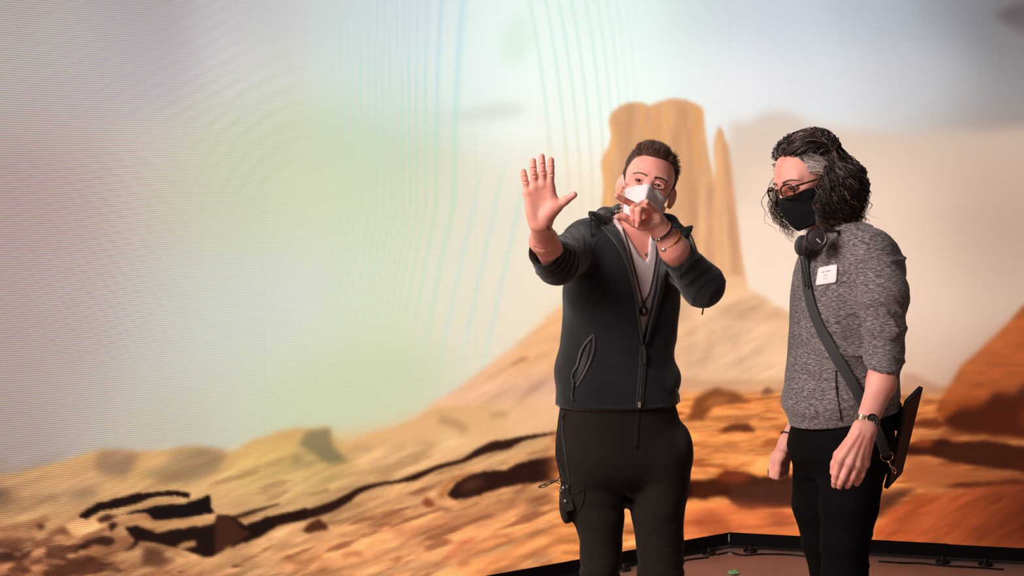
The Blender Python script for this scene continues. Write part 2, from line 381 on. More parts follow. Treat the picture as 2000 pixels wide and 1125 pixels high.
for P, w, a in (([(560, 400), (640, 380), (720, 330), (800, 300)], 40, .35), ([(1000, 130), (1100, 150), (1180, 200)], 60, .55), ([(1330, 110), (1400, 90), (1440, 110)], 40, .5), ([(840, 300), (900, 270), (960, 290)], 30, .4), ([(430, 330), (500, 300), (580, 340)], 30, .3), ([(840, 385), (870, 370)], 22, .5)):
    stroke(c7(*P), w * .3066, (172, 128, 92), 5, a)
poly(c7((1010, 230), (1110, 220), (1120, 290), (1010, 290)), (246, 206, 150), 7, .7)
mottle([(-500, 900), (1000, 860), (1100, 1000), (-500, 1260)], .16, 90, 14, -.38, 14, 11)
# ---- near ground
near = [(-500, 1010), (0, 1030), (160, 990), (420, 1000), (560, 1020), (640, 990), (760, 945), (900, 900), (1000, 880), (1090, 850), (1100, 1260), (-500, 1260)]
poly(near, (214, 150, 96), 12, .8)
poly([(700, 1010), (900, 960), (1110, 930), (1140, 1260), (600, 1260), (500, 1120)], (234, 150, 90), 24, .8)
poly([(900, 1060), (1100, 1000), (1150, 1260), (800, 1260)], (238, 136, 72), 24, .6)
poly([(-500, 1080), (120, 1080), (330, 1110), (480, 1130), (460, 1260), (-500, 1260)], (150, 86, 54), 22, .8)
poly([(-500, 1010), (0, 1020), (120, 1060), (100, 1100), (-500, 1120)], (176, 112, 76), 18, .7)
mottle(near, .30, 120, 16, -.36, 14, 21)
mottle(near, .16, 34, 9, -.36, 14, 25)
blotch(near, (120, 62, 38), .55, 90, 16, -.36, .06, 12, 61)
blotch(near, (236, 180, 122), .45, 110, 12, -.36, .08, 12, 62)
blotch([(-500, 1040), (60, 1050), (330, 1060), (480, 1090), (480, 1260), (-500, 1260)], (74, 36, 24), .75, 70, 22, -.1, .02, 16, 63)
blotch([(-500, 960), (160, 960), (420, 900), (700, 900), (1000, 850), (900, 900), (600, 990), (200, 1010), (-500, 1040)], (160, 112, 72), .5, 90, 12, -.36, .05, 14, 64)
DK = (30, 12, 9)
poly(c6((500, 738), (560, 700), (620, 655), (700, 640), (850, 600), (1000, 590), (1130, 578), (1215, 602), (1205, 632), (1100, 612), (950, 632), (860, 672), (700, 704), (640, 715), (560, 762), (512, 755)), DK, 1.5, .98, 2, 14)
poly(c6((610, 770), (680, 735), (760, 740), (700, 780), (640, 795)), (60, 30, 20), 2.5, .9, 3)
poly(c6((770, 735), (900, 700), (1000, 672), (1180, 662), (1250, 640), (1338, 606), (1342, 690), (1372, 722), (1250, 748), (1100, 768), (980, 768), (930, 722)), (22, 10, 8), 1.5, .98, 2, 14)
poly(c6((690, 790), (750, 780), (740, 820), (700, 850)), (48, 24, 16), 2, .9)
poly(c6((790, 812), (870, 800), (1000, 850), (1100, 830), (1370, 785), (1385, 735), (1480, 745), (1560, 800), (1700, 745), (1960, 690), (1960, 760), (1780, 800), (1650, 880), (1500, 935), (1350, 1005), (1270, 992), (1200, 965), (1050, 935), (960, 912), (890, 905), (850, 950), (790, 965), (860, 900)), (32, 14, 10), 2, .97, 3, 18)
poly(c6((1372, 738), (1490, 750), (1540, 830), (1600, 850), (1480, 940), (1372, 985)), (86, 46, 28), 3, .8, 3)
stroke(c6((1480, 760), (1600, 720), (1780, 665)), [8, 9, 3], (52, 26, 16), 2, .9)
poly(c6((900, 760), (980, 778), (1360, 752), (1345, 798), (1100, 812), (960, 822), (880, 800)), (206, 146, 90), 3, .9, 4, 20)
poly(c6((860, 690), (950, 650), (1100, 625), (1190, 640), (1060, 660), (930, 690)), (196, 138, 90), 2.5, .85, 3)
poly(c6((720, 760), (850, 745), (950, 730), (900, 770), (780, 790)), (206, 140, 86), 3, .85)
poly(c6((1120, 940), (1180, 905), (1245, 902), (1252, 930), (1150, 958)), (206, 146, 88), 2.5, .9)
poly(c6((1060, 940), (1110, 950), (1180, 990), (1240, 1000), (1180, 1020), (1090, 985)), (190, 126, 76), 3, .7)
poly(c6((1400, 1000), (1440, 945), (1485, 930), (1475, 985), (1420, 1050)), (212, 150, 92), 3, .85)
poly(c6((700, 870), (760, 860), (850, 900), (840, 950), (770, 960)), (150, 90, 58), 4, .8)
poly(c6((920, 930), (1020, 950), (1060, 1010), (1150, 1010), (1020, 1080), (900, 1060)), (96, 54, 36), 5, .8)
poly(c6((460, 978), (540, 900), (640, 870), (720, 880), (740, 912), (690, 945), (600, 928), (540, 955)), (56, 28, 19), 2.5, .9, 3)
poly(c6((270, 872), (330, 840), (400, 800), (450, 850), (462, 882), (380, 862)), (112, 60, 40), 4, .8)
poly(c6((230, 800), (270, 790), (290, 820), (250, 835)), (60, 32, 22), 3, .8)
poly(c6((-400, 1000), (60, 965), (110, 1000), (205, 955), (195, 1000), (120, 1035), (40, 1020), (-400, 1080)), (64, 32, 22), 3, .85)
poly(c6((0, 830), (180, 800), (240, 830), (120, 870), (0, 880)), (150, 96, 64), 6, .5)
# long diagonal shadow and cave
stroke(c7((-60, 790), (0, 765), (150, 735), (300, 690), (420, 630), (500, 578), (640, 538), (740, 524), (850, 496), (1000, 432), (1150, 392), (1250, 340), (1350, 300), (1440, 285), (1540, 250), (1700, 222), (1800, 208)),
       [16, 18, 20, 20, 17, 12, 6, 6, 13, 9, 8, 15, 21, 19, 10, 5, 4], (46, 20, 12), 2, .95, 140)
poly(c7((130, 610), (190, 600), (300, 560), (310, 580), (200, 615)), (128, 84, 52), 3, .6)
poly(c7((1055, 610), (1080, 560), (1120, 520), (1190, 485), (1290, 458), (1430, 450), (1490, 412), (1620, 382), (1900, 345), (1900, 500), (1750, 520), (1500, 545), (1320, 590), (1200, 625), (1100, 642)), (46, 22, 15), 2.2, .95, 2, 14)
poly(c7((1130, 560), (1180, 520), (1260, 500), (1300, 520), (1240, 560), (1160, 590)), (104, 58, 42), 6, .8)
poly(c7((990, 590), (1040, 540), (1100, 490), (1240, 440), (1200, 470), (1090, 530), (1050, 600), (1020, 640)), (188, 98, 46), 3, .6)
poly(c7((130, 840), (170, 790), (235, 758), (290, 800), (300, 830), (225, 842), (180, 858)), (82, 36, 20), 2.5, .9)
poly(c7((890, 655), (920, 618), (960, 640), (985, 685), (925, 695)), (146, 64, 36), 3, .85)
stroke(c7((980, 680), (1050, 700), (1090, 695)), [8, 9, 4], (128, 80, 60), 4, .7)
stroke(c7((1440, 690), (1480, 650), (1495, 630)), [4, 7, 4], (150, 86, 52), 4, .7)
stroke(c7((700, 860), (900, 830), (1040, 790), (1400, 690), (1560, 650)), [14, 18, 18, 16, 8], (176, 98, 62), 7, .55)
stroke(c7((1560, 660), (1650, 630), (1740, 610)), [8, 14, 8], (120, 60, 34), 5, .7)
stroke(c7((1040, 1030), (1140, 930), (1230, 880)), [6, 12, 6], (206, 92, 62), 5, .6)
stroke(c7((1340, 880), (1420, 870), (1470, 880)), [5, 8, 4], (176, 92, 54), 4, .6)
stroke(c7((1120, 1050), (1200, 1040)), 12, (170, 90, 50), 5, .6)
for P in (((20, 1010), (120, 1040), (260, 1000)), ((380, 1000), (470, 980), (520, 1000)), ((230, 1090), (300, 1080))):
    stroke(c7(*P), 9, (140, 72, 40), 5, .6)
# ---- right of the first man, across the corner
c8 = crop(1300, 580, .4844)
grd = c8((-450, 560), (-300, 470), (-120, 415), (60, 380), (480, 370), (700, 400), (1000, 385), (1120, 400), (2500, 420), (2500, 1300), (-450, 1300))
poly(grd, (228, 138, 76), 14, .95)
poly(c8((0, 335), (500, 335), (800, 350), (1000, 370), (1000, 395), (500, 385), (0, 370)), (206, 152, 118), 6, .7)
poly(c8((960, 305), (1010, 312), (1060, 340), (1130, 368), (1120, 400), (940, 395)), (200, 146, 118), 4, .7)
mottle(grd, .30, 90, 12, -.08, 10, 31)
mottle(grd, .16, 26, 7, -.08, 10, 33)
blotch(grd, (150, 72, 36), .6, 70, 14, -.08, .05, 8, 71)
blotch(grd, (250, 170, 100), .5, 80, 10, -.08, .07, 8, 72)
for P, cl, bl, a in (
    (((85, 490), (120, 410), (200, 368), (280, 380), (345, 425), (300, 432), (200, 440), (150, 495)), (112, 60, 34), 4, .8),
    (((140, 440), (200, 400), (270, 400), (240, 430)), (188, 112, 62), 4, .7),
    (((375, 385), (410, 362), (440, 380), (400, 394)), (120, 72, 48), 3, .8),
    (((430, 420), (500, 400), (540, 420), (500, 436)), (140, 84, 54), 4, .6),
    (((200, 545), (260, 512), (330, 506), (372, 540), (300, 542)), (92, 46, 26), 3, .85),
    (((420, 520), (500, 510), (540, 540), (460, 545)), (150, 78, 44), 4, .6),
    (((40, 740), (200, 735), (240, 700), (300, 702), (380, 722), (480, 715), (560, 740), (560, 850), (300, 856), (240, 802), (150, 818), (40, 800)), (62, 29, 18), 3, .92),
    (((190, 735), (240, 700), (300, 702), (360, 725), (300, 750), (240, 745)), (150, 66, 34), 5, .7),
    (((262, 760), (560, 760), (560, 850), (262, 846)), (86, 50, 40), 5, .6),
    (((40, 840), (260, 830), (540, 860), (560, 980), (40, 980)), (216, 104, 60), 8, .6),
    (((90, 900), (180, 860), (250, 900), (300, 960), (150, 950)), (150, 70, 42), 7, .55),
    (((380, 900), (480, 880), (540, 920), (440, 930)), (140, 72, 46), 7, .6)):
    poly(c8(*P), cl, bl, a, 3, 24)
poly(c8((1085, 470), (1110, 420), (1130, 390), (1200, 280), (1290, 190), (1380, 105), (1445, 30), (2500, -150), (2500, 580), (1445, 575), (1300, 555), (1200, 545), (1120, 500)), (178, 86, 38), 4, .97, 4, tex=.25)
poly(c8((1110, 420), (1200, 290), (1290, 200), (1400, 100), (1420, 130), (1300, 260), (1200, 370), (1130, 450)), (204, 112, 56), 10, .7)
poly(c8((1105, 505), (1180, 455), (1280, 430), (1330, 380), (1400, 390), (1445, 350), (2500, 250), (2500, 600), (1445, 572), (1250, 556), (1140, 530)), (66, 26, 13), 6, .9, 5)
poly(c8((1420, 470), (1445, 440), (2500, 420), (2500, 540), (1440, 530)), (120, 54, 24), 6, .7)
for P, cl, bl, a in (
    (((990, 505), (1040, 488), (1090, 490), (1145, 512), (1100, 530), (990, 522)), (104, 44, 22), 3, .85),
    (((960, 600), (1010, 585), (1120, 568), (1160, 585), (1300, 580), (1445, 600), (2500, 620), (2500, 740), (1445, 708), (1250, 682), (1060, 642), (970, 640)), (48, 20, 11), 3, .92),
    (((985, 600), (1040, 575), (1090, 580), (1060, 605)), (176, 80, 36), 4, .8),
    (((960, 650), (1060, 660), (1250, 700), (1445, 728), (2500, 760), (2500, 800), (960, 760)), (186, 100, 56), 6, .8),
    (((1130, 762), (1200, 745), (1445, 738), (2500, 750), (1445, 760), (1200, 768)), (72, 32, 16), 3, .85),
    (((840, 900), (860, 800), (960, 770), (1015, 772), (950, 825), (880, 870)), (70, 38, 28), 6, .85),
    (((830, 935), (900, 870), (1000, 805), (1150, 780), (1300, 765), (1445, 758), (2500, 790), (2500, 1100), (830, 1000)), (194, 88, 46), 6, .85),
    (((1200, 870), (1445, 820), (2500, 800), (2500, 1100), (1250, 1010)), (104, 42, 22), 40, .75),  # this row and the next: vignette darkening at the right, put into the colour
    (((1360, 700), (2500, 640), (2500, 1100), (1400, 1050)), (62, 26, 15), 40, .6)):
    poly(c8(*P), cl, bl, a, 3, 30)
mottle(c8((830, 800), (1445, 760), (2500, 800), (2500, 1100), (830, 1000)), .22, 60, 10, -.5, 8, 41)
poly([(1110, 884), (1180, 872), (1260, 900), (1345, 930), (1350, 975), (1260, 960), (1180, 935), (1110, 935)], (50, 24, 16), 4, .93, 4, 24)
def punch(P, con, sat, blur, mid=120):
    a, b, c, d = box_of(P, blur * 3 + 4); x, y = GX[c:d, a:b], GY[c:d, a:b]
    m = blur1(inside(x, y, P).astype(np.float32), blur / CS)[..., None]; Q = IMG[c:d, a:b]
    g_ = Q.mean(2, keepdims=True); R_ = mid + (g_ - mid) * con + (Q - g_) * con * sat
    IMG[c:d, a:b] += (R_ - Q) * m
punch(grd, 1.16, .95, 10, 112)
punch([(-500, 960), (150, 940), (500, 930), (800, 900), (1100, 840), (1340, 800), (1340, 1260), (-500, 1260)], 1.12, .86, 24, 128)
poly([(1780, 760), (2600, 640), (2600, 1260), (1780, 1260)], (90, 38, 20), 60, .32)
IMG = np.clip(IMG, 2, 252)
LIN = lin(IMG).astype(np.float32)

def screen_colour(P):
    d = P - CC; z = d @ CF
    px = 1000 + FPX * (d @ CR) / z; py = 562.5 - FPX * (d @ CU) / z
    u = np.clip((px - X0) / CS - .5, 0, CW - 1.001); v = np.clip((py - Y0) / CS - .5, 0, CH - 1.001)
    i, j = u.astype(int), v.astype(int); fu, fv = (u - i)[:, None], (v - j)[:, None]
    return (LIN[j, i] * (1 - fu) + LIN[j, i + 1] * fu) * (1 - fv) + (LIN[j + 1, i] * (1 - fu) + LIN[j + 1, i + 1] * fu) * fv
# ------------------------------------------------------------------ the LED volume and the floor
def led_material():
    m, nt, b = new_mat('led_screen')
    out = nt.nodes['Material Output']; nt.nodes.remove(b)
    at = N(nt, 'ShaderNodeAttribute'); at.attribute_name = 'screen'
    uv = N(nt, 'ShaderNodeUVMap'); uv.uv_map = 'metres'
    sep = N(nt, 'ShaderNodeSeparateXYZ'); nt.links.new(uv.outputs[0], sep.inputs[0])
    # slow warp so the beat of the diode grid drifts over the wall
    nz = N(nt, 'ShaderNodeTexNoise'); nz.inputs['Scale'].default_value = 0.9; nz.inputs['Detail'].default_value = 0
    nt.links.new(uv.outputs[0], nz.inputs['Vector'])
    def math_(op, a, bb=None):
        n = N(nt, 'ShaderNodeMath', operation=op)
        for i, v in enumerate((a, bb)):
            if v is None: continue
            if isinstance(v, (int, float)): n.inputs[i].default_value = v
            else: nt.links.new(v, n.inputs[i])
        return n.outputs[0]
    wz = math_('MULTIPLY', nz.outputs[0], 34.0)
    mr = N(nt, 'ShaderNodeMapRange', interpolation_type='SMOOTHSTEP'); nt.links.new(sep.outputs[0], mr.inputs[0])
    mr.inputs[1].default_value = 2.0; mr.inputs[2].default_value = 3.2; mr.inputs[3].default_value = .07; mr.inputs[4].default_value = .34
    lamp_ = mr.outputs[0]
    chans = []
    for k, ph in enumerate((0.0, 1.7, 3.6)):
        a = math_('SINE', math_('ADD', math_('ADD', math_('MULTIPLY', sep.outputs[0], 2 * math.pi / 0.0085), wz), ph))
        bb = math_('SINE', math_('ADD', math_('SUBTRACT', math_('MULTIPLY', sep.outputs[1], 2 * math.pi / 0.0072), wz), ph * .6))
        chans.append(math_('ADD', math_('MULTIPLY', math_('MULTIPLY', a, bb), 0.19), math_('ADD', math_('MULTIPLY', bb, lamp_), 1.0)))
    cmb = N(nt, 'ShaderNodeCombineXYZ')
    for k in range(3): nt.links.new(chans[k], cmb.inputs[k])
    mul = N(nt, 'ShaderNodeVectorMath', operation='MULTIPLY')
    nt.links.new(at.outputs['Color'], mul.inputs[0]); nt.links.new(cmb.outputs[0], mul.inputs[1])
    em = N(nt, 'ShaderNodeEmission'); em.inputs['Strength'].default_value = 1.0
    nt.links.new(mul.outputs[0], em.inputs['Color'])
    gl = N(nt, 'ShaderNodeBsdfDiffuse'); gl.inputs['Color'].default_value = (.012, .012, .012, 1)
    ad = N(nt, 'ShaderNodeAddShader'); nt.links.new(em.outputs[0], ad.inputs[0]); nt.links.new(gl.outputs[0], ad.inputs[1])
    nt.links.new(ad.outputs[0], out.inputs['Surface'])
    return m
M_LED = led_material()
M_BLACK = plain('black_painted_steel', (7, 6, 6), .7, spec=.15, noise=.3, nscale=9)
M_RUBBER = plain('black_rubber', (9, 8, 8), .45, spec=.3)
M_FLOOR = plain('stage_floor', (150, 118, 106), .55, noise=.16, nscale=3.0, bump=.1, bscale=90)
M_ALU = plain('bare_aluminium', (200, 198, 196), .35, metal=.9)

def onz(px, py, z):
    d = ray(px, py); return CC + d * ((z - CAM_H) / d[2])
CORNER_D = onz(1423, 1074, 0)[1]
c0 = W(1423, 1040, CORNER_D); LED_Z = c0[2]
pl = onz(940, 1125, LED_Z); pr = onz(2000, 1071, LED_Z)
c0 = np.array([c0[0], c0[1], 0.0])
dirL = np.array([pl[0] - c0[0], pl[1] - c0[1], 0]); dirL /= np.linalg.norm(dirL)
dirR = np.array([pr[0] - c0[0], pr[1] - c0[1], 0]); dirR /= np.linalg.norm(dirR)
UPZ = np.array([0, 0, 1.0])

floor = mesh_obj('floor', [(-7, -1.5, 0), (7, -1.5, 0), (7, 9, 0), (-7, 9, 0)], [(0, 1, 2, 3)], M_FLOOR, None, False)
tag(floor, 'reddish grey stage floor in front of the screens', 'floor', kind='structure')

def led_wall(name, d, wpan, ncol, nrow, hpan, label, seed):
    nrm = np.cross(d, UPZ); 
    if nrm[1] > 0: nrm = -nrm                     # towards the camera
    back = MB(); L = wpan * ncol; Htot = LED_Z + hpan * nrow
    ctr = c0 + d * L / 2 - nrm * 0.060 + UPZ * (LED_Z + Htot) / 2
    back.box(ctr, (L / 2, 0.03, (Htot - LED_Z) / 2), (d, nrm, UPZ))
    wall = back.build(name, M_BLACK); tag(wall, label, 'led wall', kind='structure')
    r = random.Random(seed)
    for i in range(ncol):
        for j in range(nrow):
            n = 64 if j < 2 else 44; off = r.uniform(-.0002, .0002); gap = .00003
            u = np.linspace(i * wpan + gap, (i + 1) * wpan - gap, n + 1); v = np.linspace(LED_Z + j * hpan + gap, LED_Z + (j + 1) * hpan - gap, n + 1)
            if j == 0: v = v + (v[-1] - v) / hpan * r.uniform(-.003, .003)
            UU, VV = np.meshgrid(u, v)
            P = c0 + UU.ravel()[:, None] * d + VV.ravel()[:, None] * UPZ + nrm * off
            idx = np.arange((n + 1) ** 2).reshape(n + 1, n + 1)
            F = np.stack([idx[:-1, :-1].ravel(), idx[:-1, 1:].ravel(), idx[1:, 1:].ravel(), idx[1:, :-1].ravel()], 1)
            # cabinet sides behind the face
            rim = np.array([idx[0, 0], idx[0, n], idx[n, n], idx[n, 0]]); nb = len(P)
            Pb = np.vstack([P[rim] - nrm * 0.03, P[rim]])
            P2 = np.vstack([P, Pb]); S = np.array([[nb + 4 + a, nb + a, nb + (a + 1) % 4, nb + 4 + (a + 1) % 4] for a in range(4)] + [[nb, nb + 3, nb + 2, nb + 1]])
            o = mesh_obj('led_panel', P2, np.vstack([F, S]), M_LED, wall, False)
            me = o.data
            ca = me.color_attributes.new('screen', 'FLOAT_COLOR', 'POINT')
            colr = np.ones((len(P2), 4), np.float32); colr[:nb, :3] = screen_colour(P); colr[nb:, :3] = 0
            ca.data.foreach_set('color', colr.ravel())
            uvl = me.uv_layers.new(name='metres')
            li = np.empty(len(me.loops), np.int32); me.loops.foreach_get('vertex_index', li)
            uvv = np.zeros((len(P2), 2), np.float32); uvv[:nb, 0] = UU.ravel(); uvv[:nb, 1] = VV.ravel()
            uvl.data.foreach_set('uv', uvv[li].ravel())
    return wall, nrm
wall_l, nL = led_wall('wall_left', dirL, .452, 9, 6, .452, 'left LED wall showing the hazy desert sky and sand', 3)
wall_r, nR = led_wall('wall_right', dirR, .487, 8, 6, .452, 'right LED wall showing red boulders and pale sky', 5)

def plinth(name, d, nrm, w, n, label, feet):
    b = MB(); b.box(c0 + d * (w * n) / 2 - nrm * .075 + UPZ * (LED_Z + .008) / 2, (w * n / 2, .03, (LED_Z - .028) / 2), (d, nrm, UPZ))
    o = b.build(name, M_BLACK); tag(o, label, 'baseboard', kind='structure')
    for i in range(n):
        p = MB(); p.box(c0 + d * (w * (i + .5)) - nrm * .022 + UPZ * (LED_Z * .5 + .010), (w / 2 - .0012, .02, LED_Z / 2 - .013), (d, nrm, UPZ))
        p.build('fascia_panel', M_BLACK, o)
    for s in feet:
        f = MB(); f.lathe(c0 + d * s + nrm * .012, UPZ, [(.030, 0), (.032, .004), (.028, .010), (.018, .014), (.012, .018), (.012, .034)], 18)
        f.build('levelling_foot', M_RUBBER, o, True)
    return o
bl = plinth('baseboard_left', dirL, nL, .904, 4, 'low black steel fascia under the left LED wall', (.13, .62, 1.03, 1.50, 1.95, 2.4, 3.1))
br = plinth('baseboard_right', dirR, nR, .974, 4, 'low black steel fascia under the right LED wall', (.10, .52, .95, 1.13, 1.60, 2.2, 2.8, 3.4))
tr = MB(); tr.box(c0 + (nL + nR) * .004 + UPZ * (LED_Z * .72), (.003, .003, LED_Z * .2), (dirR, nR, UPZ))
tag(tr.build('trim_1', M_ALU), 'thin bare metal strip in the corner between the fascias', 'trim', kind='structure')

# cables, tape and scraps on the floor by the corner
M_TAPE = plain('green_tape', (120, 190, 140), .6, noise=.1, nscale=80)
def flat_point(px, py, z=0.0): return onz(px, py, z)
g = flat_point(1433, 1118)
tp = MB(); pr_ = np.random.default_rng(2)
out = [(-.030, -.02), (-.022, .004), (-.008, .000), (.000, .026), (.014, .022), (.012, .004), (.022, -.004), (.016, -.03), (-.01, -.036)]
Vt = [g + V for V in [np.array([x, y * 1.4, .002 + .006 * abs(math.sin(i * 2.1))]) for i, (x, y) in enumerate(out)]] + [g + np.array([x, y * 1.4, .0006 + .006 * abs(math.sin(i * 2.1))]) for i, (x, y) in enumerate(out)]
k = len(out); tp.add(Vt, [tuple(range(k)), tuple(range(2 * k - 1, k - 1, -1))] + [(i, (i + 1) % k, k + (i + 1) % k, k + i) for i in range(k)])
tag(tp.build('tape_scrap', M_TAPE), 'torn scrap of green tape on the floor by the corner', 'tape')
for P, lab in (([(1400, 1083), (1425, 1079), (1450, 1084), (1490, 1082), (1540, 1083), (1580, 1087)], 'black cable lying along the foot of the wall between corner and grey sweater man'),
               ([(1330, 1096), (1350, 1092), (1368, 1090), (1384, 1088)], 'short black cable on the floor between the hoodie man and the corner'),
               ([(1715, 1096), (1760, 1099), (1800, 1100), (1850, 1105), (1905, 1108), (1960, 1112)], 'black cable along the floor under the right wall')):
    Q = [flat_point(x, y, .005) for x, y in P]
    tag(MB().tube(spline(Q, 40), .004, 7).build('cable', M_RUBBER, None, True), lab, 'cable')
for (x, y, w, h), lab in (((1423, 1079, .020, .012), 'small bare metal plate on the floor in the corner'),):
    q = flat_point(x, y, .003); tag(MB().box(q, (w, h, .0025), np.array([dirR, nR, UPZ])).build('metal_plate', M_ALU), lab, 'plate')
# ------------------------------------------------------------------ modelling with smooth solids
f32 = np.float32
class Field:
    """distance field on a grid; solids are blended in one after another, the zero level becomes one continuous skin"""
    def __init__(s, lo, hi, vox):
        s.lo = np.asarray(lo, float); s.v = vox
        s.n = np.maximum(np.ceil((np.asarray(hi, float) - s.lo) / vox).astype(int) + 1, 4)
        s.ax = [(s.lo[i] + np.arange(s.n[i]) * vox).astype(f32) for i in range(3)]
        s.D = np.full(s.n, 0.08, f32)
    def sub(s, lo, hi):
        sl = []
        for i in range(3):
            a = int(np.clip(np.floor((lo[i] - s.lo[i]) / s.v), 0, s.n[i])); b = int(np.clip(np.ceil((hi[i] - s.lo[i]) / s.v) + 1, 0, s.n[i]))
            sl.append(slice(a, b))
        return tuple(sl)
    def xyz(s, sl): return s.ax[0][sl[0]][:, None, None], s.ax[1][sl[1]][None, :, None], s.ax[2][sl[2]][None, None, :]
    def put(s, prim, k=0.0, op='u'):
        f, lo, hi = prim; m = 0.014 + k
        sl = s.sub(np.asarray(lo) - m, np.asarray(hi) + m)
        if any(q.stop <= q.start for q in sl): return s
        d = f(*s.xyz(sl)); A = s.D[sl]
        if op == 'u':
            if k > 0:
                h = np.maximum(k - np.abs(A - d), 0) / k; R = np.minimum(A, d) - h * h * (k * .25)
            else: R = np.minimum(A, d)
        elif op == 's':
            if k > 0:
                h = np.maximum(k - np.abs(A + d), 0) / k; R = np.maximum(A, -d) + h * h * (k * .25)
            else: R = np.maximum(A, -d)
        elif op == 'i': R = np.maximum(A, d)
        elif op == 'add': R = A + d
        s.D[sl] = R
        return s
    def mesh(s):
        D = s.D; n = D.shape
        D = np.where(np.abs(D) < 1e-6, f32(1e-6), D); S = D < 0
        # cells crossed by the surface
        c = S[:-1, :-1, :-1].astype(np.int8)
        tot = np.zeros((n[0] - 1, n[1] - 1, n[2] - 1), np.int8)
        for i in (0, 1):
            for j in (0, 1):
                for k in (0, 1): tot += S[i:n[0] - 1 + i, j:n[1] - 1 + j, k:n[2] - 1 + k]
        act = (tot > 0) & (tot < 8)
        ci = np.argwhere(act); m = len(ci)
        idx = np.full(act.shape, -1, np.int32); idx[act] = np.arange(m)
        acc = np.zeros((m, 3)); cnt = np.zeros(m)
        corner = {(i, j, k): D[ci[:, 0] + i, ci[:, 1] + j, ci[:, 2] + k] for i in (0, 1) for j in (0, 1) for k in (0, 1)}
        for a in corner:
            for ax in range(3):
                if a[ax]: continue
                b = list(a); b[ax] = 1; b = tuple(b)
                da, db = corner[a], corner[b]; x = (da < 0) != (db < 0)
                t = np.where(x, da / np.where(x, da - db, 1), 0)
                p = np.tile(np.array(a, float), (m, 1)); p[:, ax] = t
                acc += p * x[:, None]; cnt += x
        V = s.lo + (ci + acc / cnt[:, None]) * s.v
        F = []
        for ax in range(3):
            u, w = (ax + 1) % 3, (ax + 2) % 3
            sa = [slice(0, None)] * 3; sb = [slice(0, None)] * 3; sa[ax] = slice(0, n[ax] - 1); sb[ax] = slice(1, n[ax])
            ch = S[tuple(sa)] != S[tuple(sb)]
            e = np.argwhere(ch)
            e = e[(e[:, u] > 0) & (e[:, w] > 0) & (e[:, u] < n[u] - 1) & (e[:, w] < n[w] - 1)]
            pos = S[tuple(sa)][e[:, 0], e[:, 1], e[:, 2]]
            q = []
            for du, dw in ((1, 1), (0, 1), (0, 0), (1, 0)):
                cc = e.copy(); cc[:, u] -= du; cc[:, w] -= dw; q.append(idx[cc[:, 0], cc[:, 1], cc[:, 2]])
            Q = np.stack(q, 1); Q[~pos] = Q[~pos][:, ::-1]; F.append(Q)
        F = np.vstack(F); F = F[(F >= 0).all(1)]
        return V, F

def V3(p): return np.asarray(p, float)
def cap(a, b, ra, rb=None):
    a, b = V3(a), V3(b); rb = ra if rb is None else rb; r = max(ra, rb)
    ab = (b - a); L = float(ab @ ab) + 1e-12
    def f(x, y, z):
        t = np.clip(((x - f32(a[0])) * f32(ab[0]) + (y - f32(a[1])) * f32(ab[1]) + (z - f32(a[2])) * f32(ab[2])) / f32(L), 0, 1)
        dx = x - f32(a[0]) - t * f32(ab[0]); dy = y - f32(a[1]) - t * f32(ab[1]); dz = z - f32(a[2]) - t * f32(ab[2])
        return np.sqrt(dx * dx + dy * dy + dz * dz) - (f32(ra) + t * f32(rb - ra))
    return f, np.minimum(a, b) - r, np.maximum(a, b) + r
def ecap(a, b, ra, rb, side):
    """segment with an elliptic section: radii (along side, across)"""
    a, b = V3(a), V3(b); T = (b - a); L = np.linalg.norm(T); T = T / L
    e = V3(side); e = e - T * (e @ T); e /= np.linalg.norm(e); g = np.cross(T, e); r = max(*ra, *rb)
    def f(x, y, z):
        X, Y, Z = x - f32(a[0]), y - f32(a[1]), z - f32(a[2])
        s = X * f32(T[0]) + Y * f32(T[1]) + Z * f32(T[2]); t = np.clip(s / f32(L), 0, 1)
        o = s - t * f32(L)
        u = X * f32(e[0]) + Y * f32(e[1]) + Z * f32(e[2]); w = X * f32(g[0]) + Y * f32(g[1]) + Z * f32(g[2])
        r0 = f32(ra[0]) + t * f32(rb[0] - ra[0]); r1 = f32(ra[1]) + t * f32(rb[1] - ra[1]); mn = np.minimum(r0, r1)
        return (np.sqrt((u / r0) ** 2 + (w / r1) ** 2 + (o / mn) ** 2) - 1) * mn
    return f, np.minimum(a, b) - r, np.maximum(a, b) + r
def ell(c, r, R=None):
    c = V3(c); r = V3(r); R = np.eye(3) if R is None else np.asarray(R, float); m = r.max() if R is not None else r
    def f(x, y, z):
        X, Y, Z = x - f32(c[0]), y - f32(c[1]), z - f32(c[2]); q = 0; g = 0
        for i in range(3):
            u = (X * f32(R[i, 0]) + Y * f32(R[i, 1]) + Z * f32(R[i, 2])) / f32(r[i]); q = q + u * u; g = g + (u / f32(r[i])) ** 2
        k0 = np.sqrt(q); return k0 * (k0 - 1) / (np.sqrt(g) + f32(1e-6))
    return f, c - m, c + m
